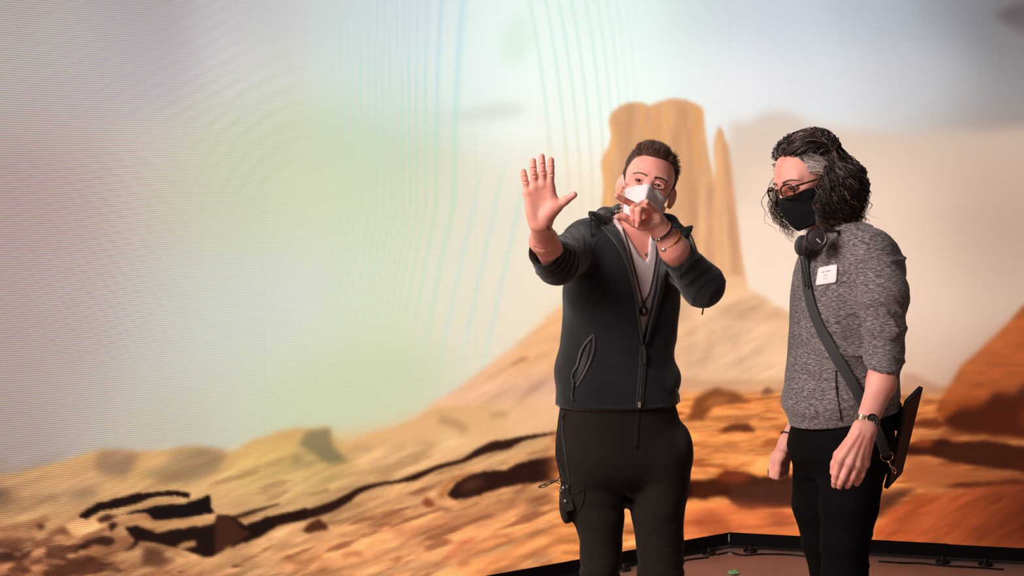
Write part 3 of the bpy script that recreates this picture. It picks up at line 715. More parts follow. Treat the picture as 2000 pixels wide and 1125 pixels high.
def loft(S, lat, fro, n=2.3, off=0.0, zcut=True):
    """stack of rounded sections; S rows (z, cx, cy, half width, half depth); lat/fro horizontal unit vectors"""
    S = np.array(sorted(S), float); S[:, 3:] += off; zz = S[:, 0]
    lat, fro = V3(lat), V3(fro)
    # densify smoothly
    Z = np.linspace(zz[0], zz[-1], 120); Q = [np.interp(Z, zz, S[:, i]) for i in range(1, 5)]
    k = np.exp(-0.5 * (np.arange(-6, 7) / 3.0) ** 2); k /= k.sum()
    Q = [np.convolve(np.pad(q, 6, mode='edge'), k, 'valid') for q in Q]
    def f(x, y, z):
        zc = np.clip(z, zz[0], zz[-1]).ravel(); sh = (1, 1, -1)
        cx, cy, rx, ry = [np.interp(zc, Z, q).astype(f32).reshape(sh) for q in Q]
        X, Y = x - cx, y - cy
        u = np.abs(X * f32(lat[0]) + Y * f32(lat[1])) / rx; w = np.abs(X * f32(fro[0]) + Y * f32(fro[1])) / ry
        rho = (u ** f32(n) + w ** f32(n)) ** f32(1 / n)
        d = (rho - 1) * np.minimum(rx, ry)
        if zcut: d = np.maximum(d, np.maximum(f32(zz[0]) - z, z - f32(zz[-1])))
        return d
    R = max(S[:, 3].max(), S[:, 4].max()) * 1.15
    return f, np.array([S[:, 1].min() - R, S[:, 2].min() - R, zz[0]]), np.array([S[:, 1].max() + R, S[:, 2].max() + R, zz[-1]])
def half(p, nrm, lo, hi):
    """half space behind a plane, limited to a box"""
    p, nrm = V3(p), V3(nrm) / np.linalg.norm(nrm)
    return (lambda x, y, z: (x - f32(p[0])) * f32(nrm[0]) + (y - f32(p[1])) * f32(nrm[1]) + (z - f32(p[2])) * f32(nrm[2])), V3(lo), V3(hi)
def prism_xz(P, ylo, yhi, lo, hi):
    """polygon in the x-z plane pushed through y"""
    P = np.asarray(P, float)
    def f(x, y, z):
        X, Z = np.broadcast_arrays(x[:, 0, :], z[0][:1, :] if z.ndim == 3 else z)
        X = X.astype(f32); Z = Z.astype(f32)
        ins = inside(X, Z, [tuple(q) for q in P]); best = np.full(X.shape, 9.0, f32)
        for i in range(len(P)):
            a = P[i]; b = P[(i + 1) % len(P)]; ab = b - a
            t = np.clip(((X - a[0]) * ab[0] + (Z - a[1]) * ab[1]) / (ab @ ab + 1e-12), 0, 1)
            best = np.minimum(best, np.hypot(X - a[0] - t * ab[0], Z - a[1] - t * ab[1]))
        d2 = np.where(ins, -best, best)[:, None, :]
        return np.maximum(np.maximum(d2, f32(ylo) - y), y - f32(yhi)).astype(f32)
    return f, V3(lo), V3(hi)
def folds(amp, freq, direction, seed, lo, hi, warp=.03, sharp=0):
    """cloth folds: ridges running across 'direction', added to the field inside a box with a soft edge"""
    u = V3(direction) / np.linalg.norm(direction); r = np.random.default_rng(seed); ph = r.random(6) * 6.28
    lo, hi = V3(lo), V3(hi); cen = (lo + hi) / 2; hl = (hi - lo) / 2
    def f(x, y, z):
        s = x * f32(u[0]) + y * f32(u[1]) + z * f32(u[2])
        w = np.sin(x * 23 + z * 9 + ph[0]) + np.sin(y * 19 - z * 27 + ph[1]) + np.sin(z * 31 + x * 17 + ph[2])
        a = np.sin((s + w * f32(warp / 3)) * f32(freq) + ph[3])
        if sharp: a = .55 - (1 - np.abs(a)) ** f32(sharp) * 1.6
        e = np.maximum(np.maximum(np.abs(x - cen[0]) / hl[0], np.abs(y - cen[1]) / hl[1]), np.abs(z - cen[2]) / hl[2])
        m = np.clip((1 - e) * 3, 0, 1)
        g = .6 + .4 * np.sin(x * 13 + y * 11 + ph[4]) * np.sin(z * 15 + ph[5])
        return (a * m * g * amp).astype(f32)
    return f, lo, hi

def chain(F, P, R, k=.004, k0=None):
    for i in range(len(P) - 1): F.put(cap(P[i], P[i + 1], R[i], R[i + 1]), k0 if (i == 0 and k0 is not None) else k)
def smooth_mesh(V, F, it=2, lam=.5):
    n = len(V); a = np.concatenate([F[:, i] for i in range(4)]); b = np.concatenate([F[:, (i + 1) % 4] for i in range(4)])
    for _ in range(it):
        s = np.zeros_like(V); c = np.bincount(a, minlength=n) + np.bincount(b, minlength=n)
        for k in range(3): s[:, k] = np.bincount(a, V[b, k], n) + np.bincount(b, V[a, k], n)
        V = V + lam * (s / np.maximum(c, 1)[:, None] - V)
    return V
def join(parts):
    Vs, Fs, n = [], [], 0
    for V, F in parts: Vs.append(V); Fs.append(F + n); n += len(V)
    return np.vstack(Vs), np.vstack(Fs)
class Surf:
    """finds points on a finished surface"""
    def __init__(s, V, F): s.t = BVHTree.FromPolygons([tuple(v) for v in V], [tuple(map(int, f)) for f in F])
    def hit(s, px, py, off=0.0):
        d = ray(px, py); d = d / np.linalg.norm(d)
        h = s.t.ray_cast(Vector(CC), Vector(d))
        if h[0] is None: return None, None
        n = np.array(h[1]); n = n if n @ d < 0 else -n
        return np.array(h[0]) + n * off, n
    def near(s, p):
        h = s.t.find_nearest(Vector(p)); return np.array(h[0]), np.array(h[1])
    def path(s, P, n=40, off=0.0):
        S = spline(P, n); out = []; nn = []
        for q in S:
            p, m = s.hit(q[0], q[1], off)
            if p is not None: out.append(p); nn.append(m)
        return np.array(out), np.array(nn)
def smooth_path(P, it=3):
    P = np.array(P, float)
    for _ in range(it): P[1:-1] = .25 * P[:-2] + .5 * P[1:-1] + .25 * P[2:]
    return P
def strip(P, Nn, w, t, mb=None):
    """flat band along a path lying on a surface: width w, thickness t"""
    mb = mb or MB(); m = len(P); T = np.gradient(P, axis=0); T /= np.linalg.norm(T, axis=1)[:, None] + 1e-9
    w = np.broadcast_to(np.asarray(w, float), (m,)); V = []
    for i in range(m):
        b = np.cross(T[i], Nn[i]); b /= np.linalg.norm(b) + 1e-9
        for sx, h in ((-1, -t), (-1, t * .7), (-.8, t), (.8, t), (1, t * .7), (1, -t)): V.append(P[i] + b * sx * w[i] / 2 + Nn[i] * h)
    F = [(i * 6 + k, i * 6 + (k + 1) % 6, (i + 1) * 6 + (k + 1) % 6, (i + 1) * 6 + k) for i in range(m - 1) for k in range(6)]
    F += [tuple(range(5, -1, -1)), tuple(range((m - 1) * 6, m * 6))]
    return mb.add(V, F)
def basis(yaw, pitch, roll):
    """head frame rows: viewer-right, back, up for a head facing the camera; yaw > 0 turns to viewer's left, pitch > 0 looks down"""
    def rot(ax, a):
        c, s = math.cos(a), math.sin(a)
        return np.array({'x': [[1, 0, 0], [0, c, -s], [0, s, c]], 'y': [[c, 0, s], [0, 1, 0], [-s, 0, c]], 'z': [[c, -s, 0], [s, c, 0], [0, 0, 1]]}[ax])
    # columns of M are the local axes in the world
    M = rot('z', -math.radians(yaw)) @ rot('x', math.radians(pitch)) @ rot('y', math.radians(roll))
    return M

# skin, hair, cloth materials
def skin_mat(name, rgb, red):
    m, nt, b = new_mat(name)
    no = N(nt, 'ShaderNodeTexNoise'); no.inputs['Scale'].default_value = 22; no.inputs['Detail'].default_value = 5
    tc = N(nt, 'ShaderNodeTexCoord'); nt.links.new(tc.outputs['Object'], no.inputs['Vector'])
    rp = N(nt, 'ShaderNodeValToRGB'); rp.color_ramp.elements[0].position = .32; rp.color_ramp.elements[1].position = .68
    rp.color_ramp.elements[0].color = L4(*rgb); rp.color_ramp.elements[1].color = L4(*red)
    nt.links.new(no.outputs[0], rp.inputs[0]); nt.links.new(rp.outputs[0], b.inputs['Base Color'])
    b.inputs['Roughness'].default_value = .56; b.inputs['Specular IOR Level'].default_value = .4
    b.inputs['Subsurface Weight'].default_value = .35; b.inputs['Subsurface Radius'].default_value = (.012, .004, .002); b.inputs['Subsurface Scale'].default_value = .5
    n2 = N(nt, 'ShaderNodeTexNoise'); n2.inputs['Scale'].default_value = 420; n2.inputs['Detail'].default_value = 2
    nt.links.new(tc.outputs['Object'], n2.inputs['Vector'])
    bu = N(nt, 'ShaderNodeBump'); bu.inputs['Strength'].default_value = .12; bu.inputs['Distance'].default_value = .001
    nt.links.new(n2.outputs[0], bu.inputs['Height']); nt.links.new(bu.outputs[0], b.inputs['Normal'])
    return m
M_SKIN = skin_mat('skin', (238, 178, 160), (228, 152, 136))
def hair_mat(name):
    m, nt, b = new_mat(name)
    at = N(nt, 'ShaderNodeAttribute'); at.attribute_name = 'tone'
    nt.links.new(at.outputs['Color'], b.inputs['Base Color'])
    b.inputs['Roughness'].default_value = .38; b.inputs['Specular IOR Level'].default_value = .5
    return m
M_HAIR = hair_mat('hair_strands')
M_EYEW = plain('eye_white', (206, 184, 178), .25)
M_IRIS = plain('brown_iris', (62, 36, 26), .2, noise=.3, nscale=900)
M_PUPIL = plain('black_pupil', (6, 5, 5), .1)

def strands(name, paths, radii, tones, parent, taper=.25, nside=4, group_pts=None):
    """many thin tapered tubes as one mesh with a tone per strand"""
    V, F, Cc = [], [], []
    n0 = 0
    for P, r, tn in zip(paths, radii, tones):
        P = np.asarray(P); m = len(P)
        T = np.gradient(P, axis=0); T /= np.linalg.norm(T, axis=1)[:, None] + 1e-9
        a = np.cross(T, [0.31, 0.52, 0.79]); a /= np.linalg.norm(a, axis=1)[:, None] + 1e-9; b = np.cross(T, a)
        t = np.linspace(0, 1, m); rr = r * np.where(t < .7, 1, 1 - (t - .7) / .3 * (1 - taper))
        ang = np.arange(nside) * 2 * math.pi / nside
        R = P[:, None, :] + rr[:, None, None] * (a[:, None, :] * np.cos(ang)[None, :, None] + b[:, None, :] * np.sin(ang)[None, :, None])
        V.append(R.reshape(-1, 3)); Cc.append(np.tile(tn, (m * nside, 1)))
        i = np.arange(m - 1)[:, None] * nside; k = np.arange(nside)[None]
        q = np.stack([i + k, i + (k + 1) % nside, i + nside + (k + 1) % nside, i + nside + k], -1).reshape(-1, 4) + n0
        F.append(q); n0 += m * nside
    V = np.vstack(V); F = np.vstack(F); Cc = np.vstack(Cc)
    o = mesh_obj(name, V, F, M_HAIR, parent, True)
    ca = o.data.color_attributes.new('tone', 'FLOAT_COLOR', 'POINT')
    ca.data.foreach_set('color', np.hstack([Cc, np.ones((len(Cc), 1))]).astype(f32).ravel())
    return o
def const_tone(o, rgb, jitter=0.0, seed=1):
    n = len(o.data.vertices); c = np.tile(np.append(lin(rgb), 1.0), (n, 1))
    ca = o.data.color_attributes.new('tone', 'FLOAT_COLOR', 'POINT'); ca.data.foreach_set('color', c.astype(f32).ravel())

def head_field(vox, neck_to, M, C, big=0, ear=True):
    """a man's head in its own frame (x viewer-right, y back, z up, eyes at z = 0), with the neck running towards a world point"""
    F = Field((-.105, -.135, -.27), (.105, .135, .135), vox)
    F.put(ell((0, .018, .036), (.0745, .094, .082)))
    F.put(ell((0, -.025, .015), (.064, .066, .078)), .03)
    F.put(ell((0, -.028, -.045), (.056, .058, .072)), .03)
    F.put(ell((0, -.058, -.098), (.026, .022, .018)), .03)
    for s in (-1, 1):
        F.put(cap((s * .058, .012, -.06), (s * .030, -.052, -.098), .014, .012), .025)      # jaw
        F.put(ell((s * .042, -.054, -.026), (.020, .016, .016)), .02)                       # cheek
        F.put(cap((s * .012, -.0865, .021), (s * .044, -.070, .022), .008, .009), .016)     # brow
        F.put(ell((s * .0305, -.094, -.001), (.018, .019, .0105)), .011, 's')                # eye socket
    F.put(cap((0, -.084, .010), (0, -.104, -.034), .0075, .0105), .014)                     # nose
    for s in (-1, 1): F.put(ell((s * .012, -.094, -.040), (.009, .010, .008)), .008)
    F.put(cap((-.016, -.084, -.066), (.016, -.084, -.066), .007), .01)                      # lips
    F.put(cap((-.020, -.092, -.0665), (.020, -.092, -.0665), .0022), .003, 's')
    for s in (-1, 1):                                                                       # lids round the eye
        e = V3((s * .0305, -.0765, 0))
        up = [e + V3((s * .0165 * math.cos(t), -.0132 * math.sin(t) ** .5 if 0 < t < math.pi else -.004, .0080 * math.sin(t))) for t in np.linspace(.02, math.pi - .02, 7)]
        dn = [e + V3((s * .016 * math.cos(t), -.0122 * math.sin(t) ** .5 if 0 < t < math.pi else -.004, -.0064 * math.sin(t))) for t in np.linspace(.02, math.pi - .02, 7)]
        for P_, r_ in ((up, .0026), (dn, .0017)):
            for i in range(6): F.put(cap(P_[i], P_[i + 1], r_), .004)
        if ear:
            c = V3((s * .083, .020, -.016))
            ang = s * math.radians(38)
            R = np.array([[math.cos(ang), -math.sin(ang), 0], [math.sin(ang), math.cos(ang), 0], [0, 0, 1]])
            F.put(ell(c, (.0065, .0185, .031), R), .006)
            F.put(ell(c + R[0] * s * .0065 + V3((0, 0, .003)), (.0060, .0120, .0215), R), .002, 's')
            F.put(ell(c + R[0] * s * .001 + V3((0, .003, .000)), (.004, .007, .012), R), .003)
            F.put(ell(c + V3((-s * .002, -.004, -.026)), (.006, .009, .009), R), .006)
    nt_ = M.T @ (V3(neck_to) - C) / (M[:, 0] @ M[:, 0])
    F.put(cap((0, .030, -.050), nt_, .053, .060), .022)
    return F

def to_world(V, M, C): return V @ M.T + C
# ------------------------------------------------------------------ first man: black zip jacket, one palm raised, the other hand pointing
def fabric(name, rgb, rough=.85, noise=.12, sheen=.25, bscale=900, bump=.25, spec=.2):
    return plain(name, rgb, rough, noise=noise, nscale=160, bump=bump, bscale=bscale, sheen=sheen, spec=spec)
M_JACKET = fabric('black_fleece', (28, 31, 31), spec=.12)
M_JLIN = fabric('charcoal_facing', (40, 43, 43), spec=.12)
M_ZIP = plain('zip_tape', (48, 44, 42), .5, noise=.2, nscale=300)
M_TROUS = fabric('dark_brown_black_stretch', (35, 29, 25), sheen=.05, spec=.1)
M_TEE = fabric('white_waffle_cotton', (226, 212, 212), noise=.04, sheen=.1, bscale=500, bump=.5)
M_CORD = plain('black_cord', (18, 17, 17), .6)
M_MASKW = plain('white_nonwoven', (218, 213, 215), .8, noise=.02, bump=.15, bscale=600)
M_LEATH = plain('tan_leather', (168, 104, 52), .5, noise=.2, nscale=120)
M_SILV = plain('dull_silver', (205, 196, 190), .35, metal=.8)
M_SHOE = plain('black_shoe', (22, 20, 19), .5)

YA = 3.65
def a(px, py, dy=0.0): return W(px, py, YA + dy)
pA = empty('person', (a(1225, 1430)[0], YA, 0))
tag(pA, 'man in a black zip hoodie and white face mask holding up his open palm', 'person')
def keep(o):                                    # parent without moving
    o.parent = pA; o.matrix_parent_inverse = pA.matrix_world.inverted(); return o
bpy.context.view_layer.update()
pA_inv = Matrix.Translation(Vector((-pA.location[0], -pA.location[1], -pA.location[2])))
def pm(name, V, F, mat, parent=None, smooth=True):
    o = mesh_obj(name, V, F, mat, None, smooth)
    if parent is None: o.parent = pA; o.matrix_parent_inverse = pA_inv
    else: o.parent = parent
    return o
def pmb(mb, name, mat, parent=None, smooth=True): return pm(name, mb.V, mb.F, mat, parent, smooth)

yawA = math.radians(-14)                        # chest turned a little to the viewer's right
latA = np.array([math.cos(yawA), -math.sin(yawA) * -1, 0.0]); latA = np.array([math.cos(yawA), -math.sin(-yawA), 0.0])
latA = np.array([math.cos(math.radians(14)), math.sin(math.radians(14)), 0.0]); froA = np.array([-latA[1], latA[0], 0.0])
def secA(rows, dy=0.0):
    out = []
    for py, xl, xr, d in rows:
        l, r = a(xl, py, dy), a(xr, py, dy); w = (r[0] - l[0]) / 2
        # silhouette half width of the turned section -> its own half width
        w = math.sqrt(max(1e-4, w * w - (d * latA[1]) ** 2)) / latA[0]
        out.append((l[2], (l[0] + r[0]) / 2, YA + dy, w, d))
    return out
TORSO = secA([(440, 1182, 1292, .072), (455, 1156, 1312, .084), (480, 1126, 1330, .104), (520, 1111, 1332, .116), (560, 1102, 1330, .122), (600, 1101, 1328, .122), (650, 1098, 1322, .12),
              (690, 1090, 1316, .118), (722, 1085, 1320, .12), (760, 1088, 1324, .123), (800, 1087, 1326, .124)])
SHR, ELR, CUR, WRR = a(1146, 474, .02), W(1088, 512, 3.43), W(1063, 489, 3.345), W(1056, 437, 3.20)
SHL, ELL_, CUL, WRL = a(1308, 492, .0), W(1372, 557, 3.40), W(1323, 497, 3.325), W(1290, 452, 3.285)
lo, hi = a(1030, 830)[:] - [0, .42, .02], a(1430, 400) + [0, .22, .02]

def jacket_solid(F, off, sleeves=True):
    F.put(loft(TORSO, latA, froA, 2.4, off))
    F.put(cap(a(1205, 449, .03), SHR, .055 + off, .062 + off), .05)
    F.put(cap(a(1272, 456, .03), SHL, .050 + off, .058 + off), .05)
    if sleeves:
        F.put(ell(a(1312, 738, -.02), (.026, .05, .034)), .03)
        F.put(ell(a(1098, 728, .0), (.014, .05, .034)), .02)
    if sleeves:
        F.put(cap(SHR, ELR, .064 + off, .058 + off), .04); F.put(cap(ELR, CUR, .059 + off, .0475 + off), .03)
        F.put(cap(SHL, ELL_, .060 + off, .057 + off), .04); F.put(cap(ELL_, CUL, .057 + off, .0455 + off), .03)

# --- jacket
FJ = Field(lo, hi, .0042)
jacket_solid(FJ, 0.0)
hood = [W(1166, 428, 3.60), W(1182, 424, 3.69), W(1215, 420, 3.77), W(1262, 424, 3.79), W(1306, 438, 3.74), W(1332, 456, 3.66)]
chain(FJ, hood, [.018, .027, .032, .032, .027, .020], .02)
chain(FJ, [W(1172, 430, 3.60), W(1161, 423, 3.585), W(1153, 417, 3.58)], [.020, .013, .0075], .012)
chain(FJ, [W(1326, 462, 3.62), W(1341, 452, 3.60), W(1351, 443, 3.60)], [.020, .012, .006], .012)
# folds pressed into the cloth
FJ.put(folds(.0050, 130, (-.62, -.35, .50), 4, a(1030, 545) - [0, .45, 0], a(1150, 430, .10), .022, 3), 0, 'add')
FJ.put(folds(.0052, 62, (-.6, -.3, .75), 9, W(1305, 612, 3.3) - [0, .1, 0], W(1430, 470, 3.60), .06, 3), 0, 'add')
FJ.put(folds(.0040, 26, (.45, .1, .85), 2, a(1060, 812) - [0, .25, 0], a(1370, 560, .25), .16), 0, 'add')
FJ.put(folds(.0035, 24, (1, .2, .25), 6, a(1060, 720) - [0, .25, 0], a(1370, 440, .25), .16), 0, 'add')
dR, dL = (CUR - SHR), (CUL - ELL_)
FJ.put(half(a(1200, 790), (.0, 0, -1), lo, hi), 0, 'i')
# inside of the jacket
FI = Field(lo, hi, .0042); jacket_solid(FI, -.020, False)
FJ.D = np.maximum(FJ.D, -FI.D)
FJ.put(cap(a(1243, 395, .03), a(1240, 470, .0), .060, .052), .01, 's')                          # neck opening
OPEN = [(1196, 392), (1199, 420), (1206, 446), (1223, 484), (1238, 540), (1247, 600), (1252, 645), (1256, 670), (1262, 640), (1272, 600), (1281, 555), (1289, 510), (1300, 472), (1318, 440), (1322, 392)]
OPW = [(a(x, y, -.11)[0], a(x, y, -.11)[2]) for x, y in OPEN]
FJ.put(prism_xz(OPW, YA - .3, YA + .005, [OPW[0][0] - .02, YA - .3, a(1256, 680)[2]], [OPW[-1][0] + .02, YA + .01, a(0, 385)[2]]), .004, 's')
# cuffs: cut square and hollowed
for EL_, CU_, WR_, rr in ((ELR, CUR, WRR, .0425), (ELL_, CUL, WRL, .0405)):
    n_ = (CU_ - EL_) / np.linalg.norm(CU_ - EL_)
    FJ.put(half(CU_, n_, CU_ - .075, CU_ + .075), 0, 'i') if False else None
    m_ = .085; sl = FJ.sub(CU_ + n_ * .03 - m_, CU_ + n_ * .03 + m_); x, y, z = FJ.xyz(sl)
    pl_ = (x - f32(CU_[0])) * f32(n_[0]) + (y - f32(CU_[1])) * f32(n_[1]) + (z - f32(CU_[2])) * f32(n_[2])
    near_ = np.sqrt((x - f32(CU_[0])) ** 2 + (y - f32(CU_[1])) ** 2 + (z - f32(CU_[2])) ** 2)
    FJ.D[sl] = np.where((near_ < .075), np.maximum(FJ.D[sl], pl_), FJ.D[sl])
    FJ.put(cap(CU_ - n_ * .035, CU_ + n_ * .03, rr * .96, rr * .98), .003, 's')
VJ, QJ = FJ.mesh(); VJ = smooth_mesh(VJ, QJ, 1, .35)
jacket = pm('jacket', VJ, QJ, M_JACKET); jacket['label'] = 'black zip hoodie, sleeves pushed up'
SJ = Surf(VJ, QJ)

# --- t-shirt under it
FT = Field(a(1150, 700) - [.05, .2, 0], a(1350, 405, .16), .0045)
FT.put(loft(TORSO, latA, froA, 2.4, -.014)); FT.put(cap(a(1205, 450, .02), a(1165, 472, .01), .040, .042), .04); FT.put(cap(a(1274, 458, .02), a(1298, 488, .0), .036, .040), .04)
FT.put(cap(a(1243, 425, .025), a(1243, 470, .0), .066, .064), .03)
FT.put(folds(.003, 60, (.8, .1, -.6), 12, a(1190, 690) - [0, .2, 0], a(1320, 440, .05), .1), 0, 'add')
VN = [(1203, 380), (1206, 420), (1216, 440), (1232, 470), (1250, 500), (1262, 512), (1267, 500), (1270, 470), (1276, 452), (1292, 436), (1296, 380)]
VNW = [(a(x, y, -.09)[0], a(x, y, -.09)[2]) for x, y in VN]
FT.put(prism_xz(VNW, YA - .3, YA + .02, [VNW[0][0] - .02, YA - .3, a(1262, 520)[2]], [VNW[-1][0] + .02, YA + .02, a(0, 372)[2]]), .004, 's')
FT.put(cap(a(1243, 390, .03), a(1243, 448, .01), .058, .056), .008, 's')
VT, QT = FT.mesh(); VT = smooth_mesh(VT, QT, 1, .4)
tee = pm('t_shirt', VT, QT, M_TEE); tee['label'] = 'white ribbed V-neck t-shirt'
ST = Surf(VT, QT)

# --- trousers
FP = Field(a(1060, 1420) - [0, .25, 0], a(1370, 770, .22), .0065)
PELV = secA([(775, 1098, 1314, .112), (820, 1091, 1326, .118), (860, 1088, 1340, .124), (890, 1090, 1344, .128), (915, 1096, 1341, .118), (935, 1106, 1332, .095), (955, 1130, 1312, .05)])
FP.put(loft(PELV, latA, froA, 2.5))
for P_, R_ in (([a(1152, 890), a(1162, 955), a(1168, 1000, -.005), a(1174, 1060, -.01), a(1172, 1110, -.015), a(1172, 1240, .02), a(1172, 1395, .05)], [.092, .0885, .080, .064, .060, .062, .052]),
               ([a(1288, 890, .0), a(1287, 955, .0), a(1284, 1000, -.01), a(1288, 1060, -.015), a(1290, 1110, -.02), a(1294, 1240, .01), a(1298, 1395, .04)], [.092, .0885, .081, .070, .068, .066, .054])):
    for i in range(6): FP.put(ecap(P_[i], P_[i + 1], (R_[i], R_[i] * 1.08), (R_[i + 1], R_[i + 1] * 1.08), (1, 0, 0)), .03 if i == 0 else .006)
FP.put(ecap(a(1226, 900), a(1225, 986), (.016, .060), (.008, .045), (1, 0, 0)), .012)
FP.put(ell(a(1332, 868, -.02), (.022, .05, .05)), .03)
FP.put(ell(a(1106, 985, -.02), (.022, .05, .06)), .025)           # cargo pocket bellow
FP.put(folds(.004, 48, (.45, 0, .9), 21, a(1070, 1130) - [0, .25, 0], a(1360, 860, .2), .10), 0, 'add')
FP.put(folds(.006, 85, (.25, .1, 1), 23, a(1100, 1180) - [0, .25, 0], a(1360, 1030, .2), .06), 0, 'add')
FP.put(folds(.005, 70, (.3, 0, 1), 24, a(1100, 1410) - [0, .25, 0], a(1360, 1280, .25), .06), 0, 'add')
VP, QP = FP.mesh(); VP = smooth_mesh(VP, QP, 1, .4)
trousers = pm('trousers', VP, QP, M_TROUS); trousers['label'] = 'dark hiking trousers with cargo pocket'
SP = Surf(VP, QP)

# --- body: head and neck, forearms with hands, and the trunk and legs that carry the clothes
C_A = W(1265, 363, 3.615); M_A = basis(4, -3, 15) * .955
NECK = a(1243, 470, .02)
FH = head_field(.0026, NECK, M_A, C_A)
VH, QH = FH.mesh(); VH = smooth_mesh(VH, QH, 1, .3); VHw = to_world(VH, M_A, C_A)

c7h = lambda x, y: (1000 + .2044 * x, 290 + .2044 * y)
def HP(x, y, Y): return W(*c7h(x, y), Y)
FR = Field(W(1010, 540, 3.45) * [1, 0, 1] + [0, 3.10, 0], W(1135, 290, 3.10) * [1, 0, 1] + [0, 3.47, 0], .0019)
side = np.array([1.0, .1, 0])
FR.put(ecap(ELR, W(1062, 470, 3.29), (.040, .038), (.0355, .033), side))
FR.put(ecap(W(1062, 470, 3.29), HP(272, 730, 3.195), (.0355, .033), (.0262, .020), side), .02)
bases = [((145, 425), 3.183), ((217, 362), 3.178), ((294, 348), 3.177), ((366, 368), 3.178)]
wr = HP(272, 715, 3.198)
for (xy, Y_), wx in zip(bases, (215, 250, 290, 325)):
    FR.put(cap(HP(wx, 690, 3.196), HP(*xy, Y_), .0150, .0118), .016)
FR.put(ell(HP(362, 585, 3.180), (.019, .014, .026), basis(0, 0, 32).T), .014)
FR.put(ell(HP(190, 590, 3.184), (.014, .013, .029)), .014)
FR.put(ell(HP(255, 530, 3.160), (.020, .008, .024)), .016, 's')                        # hollow of the palm
fing = [((145, 425), (128, 320), (117, 270), (109, 222), .0086, .0074), ((217, 362), (208, 262), (203, 190), (201, 118), .0092, .0080),
        ((294, 348), (291, 230), (286, 152), (282, 80), .0095, .0083), ((366, 368), (370, 250), (371, 178), (371, 113), .0094, .0082)]
for (b0, p1, p2, t, ra_, rb_), (xy, Y_) in zip(fing, bases):
    P_ = [HP(*b0, Y_), HP(*p1, Y_ - .006), HP(*p2, Y_ - .006), HP(*t, Y_ - .003)]
    chain(FR, P_, [ra_ * 1.04, ra_, ra_ * .97, rb_], .0025, .007)
    for q, w_ in ((P_[1], ra_), (P_[2], ra_ * .97)):                                    # joint creases on the palm side
        FR.put(cap(q + V3((-w_, -w_ * .75, 0)), q + V3((w_, -w_ * .75, 0)), .0012), .003, 's')
        FR.put(cap(q + V3((-w_ * .5, -w_ * 1.02, 0)), q + V3((w_ * .5, -w_ * 1.02, 0)), .0011), .003, 's')
tb = [HP(325, 655, 3.190), HP(425, 565, 3.180), HP(508, 498, 3.172), HP(592, 443, 3.166)]
chain(FR, tb, [.0165, .0130, .0108, .0086], .006, .014)
FR.put(cap(HP(375, 420, 3.178), HP(425, 530, 3.179), .010, .010), .012)                 # web to the thumb
for P_ in ([(130, 495), (190, 478), (260, 455), (350, 425)], [(200, 470), (270, 420), (300, 392)], [(395, 480), (330, 520), (280, 590), (262, 680)], [(180, 712), (260, 716), (350, 704)]):
    S_ = [HP(x, y, 3.175) for x, y in P_]
    for i in range(len(S_) - 1):
        # lay the crease on the palm surface
        FR.put(cap(S_[i] + [0, -.011, 0], S_[i + 1] + [0, -.011, 0], .0022), .003, 's')
for P_ in ([(225, 945), (280, 965), (340, 962)],):
    S_ = [HP(x, y, 3.262) for x, y in P_]
    for i in range(2): FR.put(cap(S_[i], S_[i + 1], .003), .004, 's')
VR, QR = FR.mesh()

c6h = lambda x, y: (1190 + .08889 * x, 360 + .08889 * y)
def HL(x, y, Y): return W(*c6h(x, y), Y)
FL = Field(W(1185, 600, 3.50) * [1, 0, 1] + [0, 3.16, 0], W(1430, 365, 3.16) * [1, 0, 1] + [0, 3.48, 0], .0019)
fd = (WRL - ELL_) / np.linalg.norm(WRL - ELL_)
FL.put(ecap(ELL_, W(1316, 486, 3.315), (.040, .038), (.0365, .034), np.cross(fd, [0, 1, 0])))
FL.put(ecap(W(1316, 486, 3.315), W(1289, 447, 3.283), (.0365, .034), (.0270, .021), np.cross(fd, [0, 1, 0])), .02)
wl = HL(1110, 890, 3.282)
mc = {'i': HL(690, 560, 3.292), 'm': HL(745, 450, 3.276), 'r': HL(860, 480, 3.266), 'p': HL(955, 570, 3.262)}
for kk, st, r0 in (('i', (980, 930), .0125), ('m', (1010, 880), .0125), ('r', (1060, 830), .0125), ('p', (1100, 790), .0115)):
    FL.put(cap(HL(*st, 3.280), mc[kk], .0155, r0), .014)
FL.put(ell(HL(830, 880, 3.262), (.024, .014, .016), basis(0, 0, -12).T), .012)              # ball of the thumb
FL.put(ell(HL(1010, 720, 3.262), (.014, .012, .020), basis(0, 0, -35).T), .012)             # heel of the hand
chain(FL, [HL(690, 900, 3.268), HL(540, 850, 3.256), HL(330, 720, 3.246), HL(180, 712, 3.240)], [.0140, .0112, .0100, .0078], .004, .010)           # thumb
chain(FL, [mc['i'], HL(500, 440, 3.262), HL(300, 330, 3.246), HL(170, 255, 3.238)], [.0108, .0092, .0084, .0072], .0025, .006)                       # index, stretched out
chain(FL, [mc['m'], HL(515, 535, 3.232), HL(545, 730, 3.238), HL(556, 815, 3.247)], [.0110, .0094, .0084, .0075], .0022, .005)                      # middle, folded
chain(FL, [mc['r'], HL(655, 570, 3.222), HL(650, 780, 3.228), HL(622, 905, 3.236)], [.0108, .0092, .0082, .0072], .0022, .005)                      # ring, folded
chain(FL, [mc['p'], HL(880, 480, 3.240), HL(825, 385, 3.222)], [.0100, .0084, .0072], .0025, .006)                                                # little finger towards the viewer
FL.put(ell(HL(614, 925, 3.2285), (.0044, .0022, .0056)), .001)                                # ring nail
for P_ in ([(880, 640), (960, 660), (1030, 640)], [(870, 700), (960, 730), (1060, 700)], [(880, 780), (980, 790), (1090, 770)], [(860, 850), (900, 780), (930, 700)]):
    S_ = [HL(x, y, 3.2485) for x, y in P_]
    for i in range(2): FL.put(cap(S_[i], S_[i + 1], .0026), .004, 's')
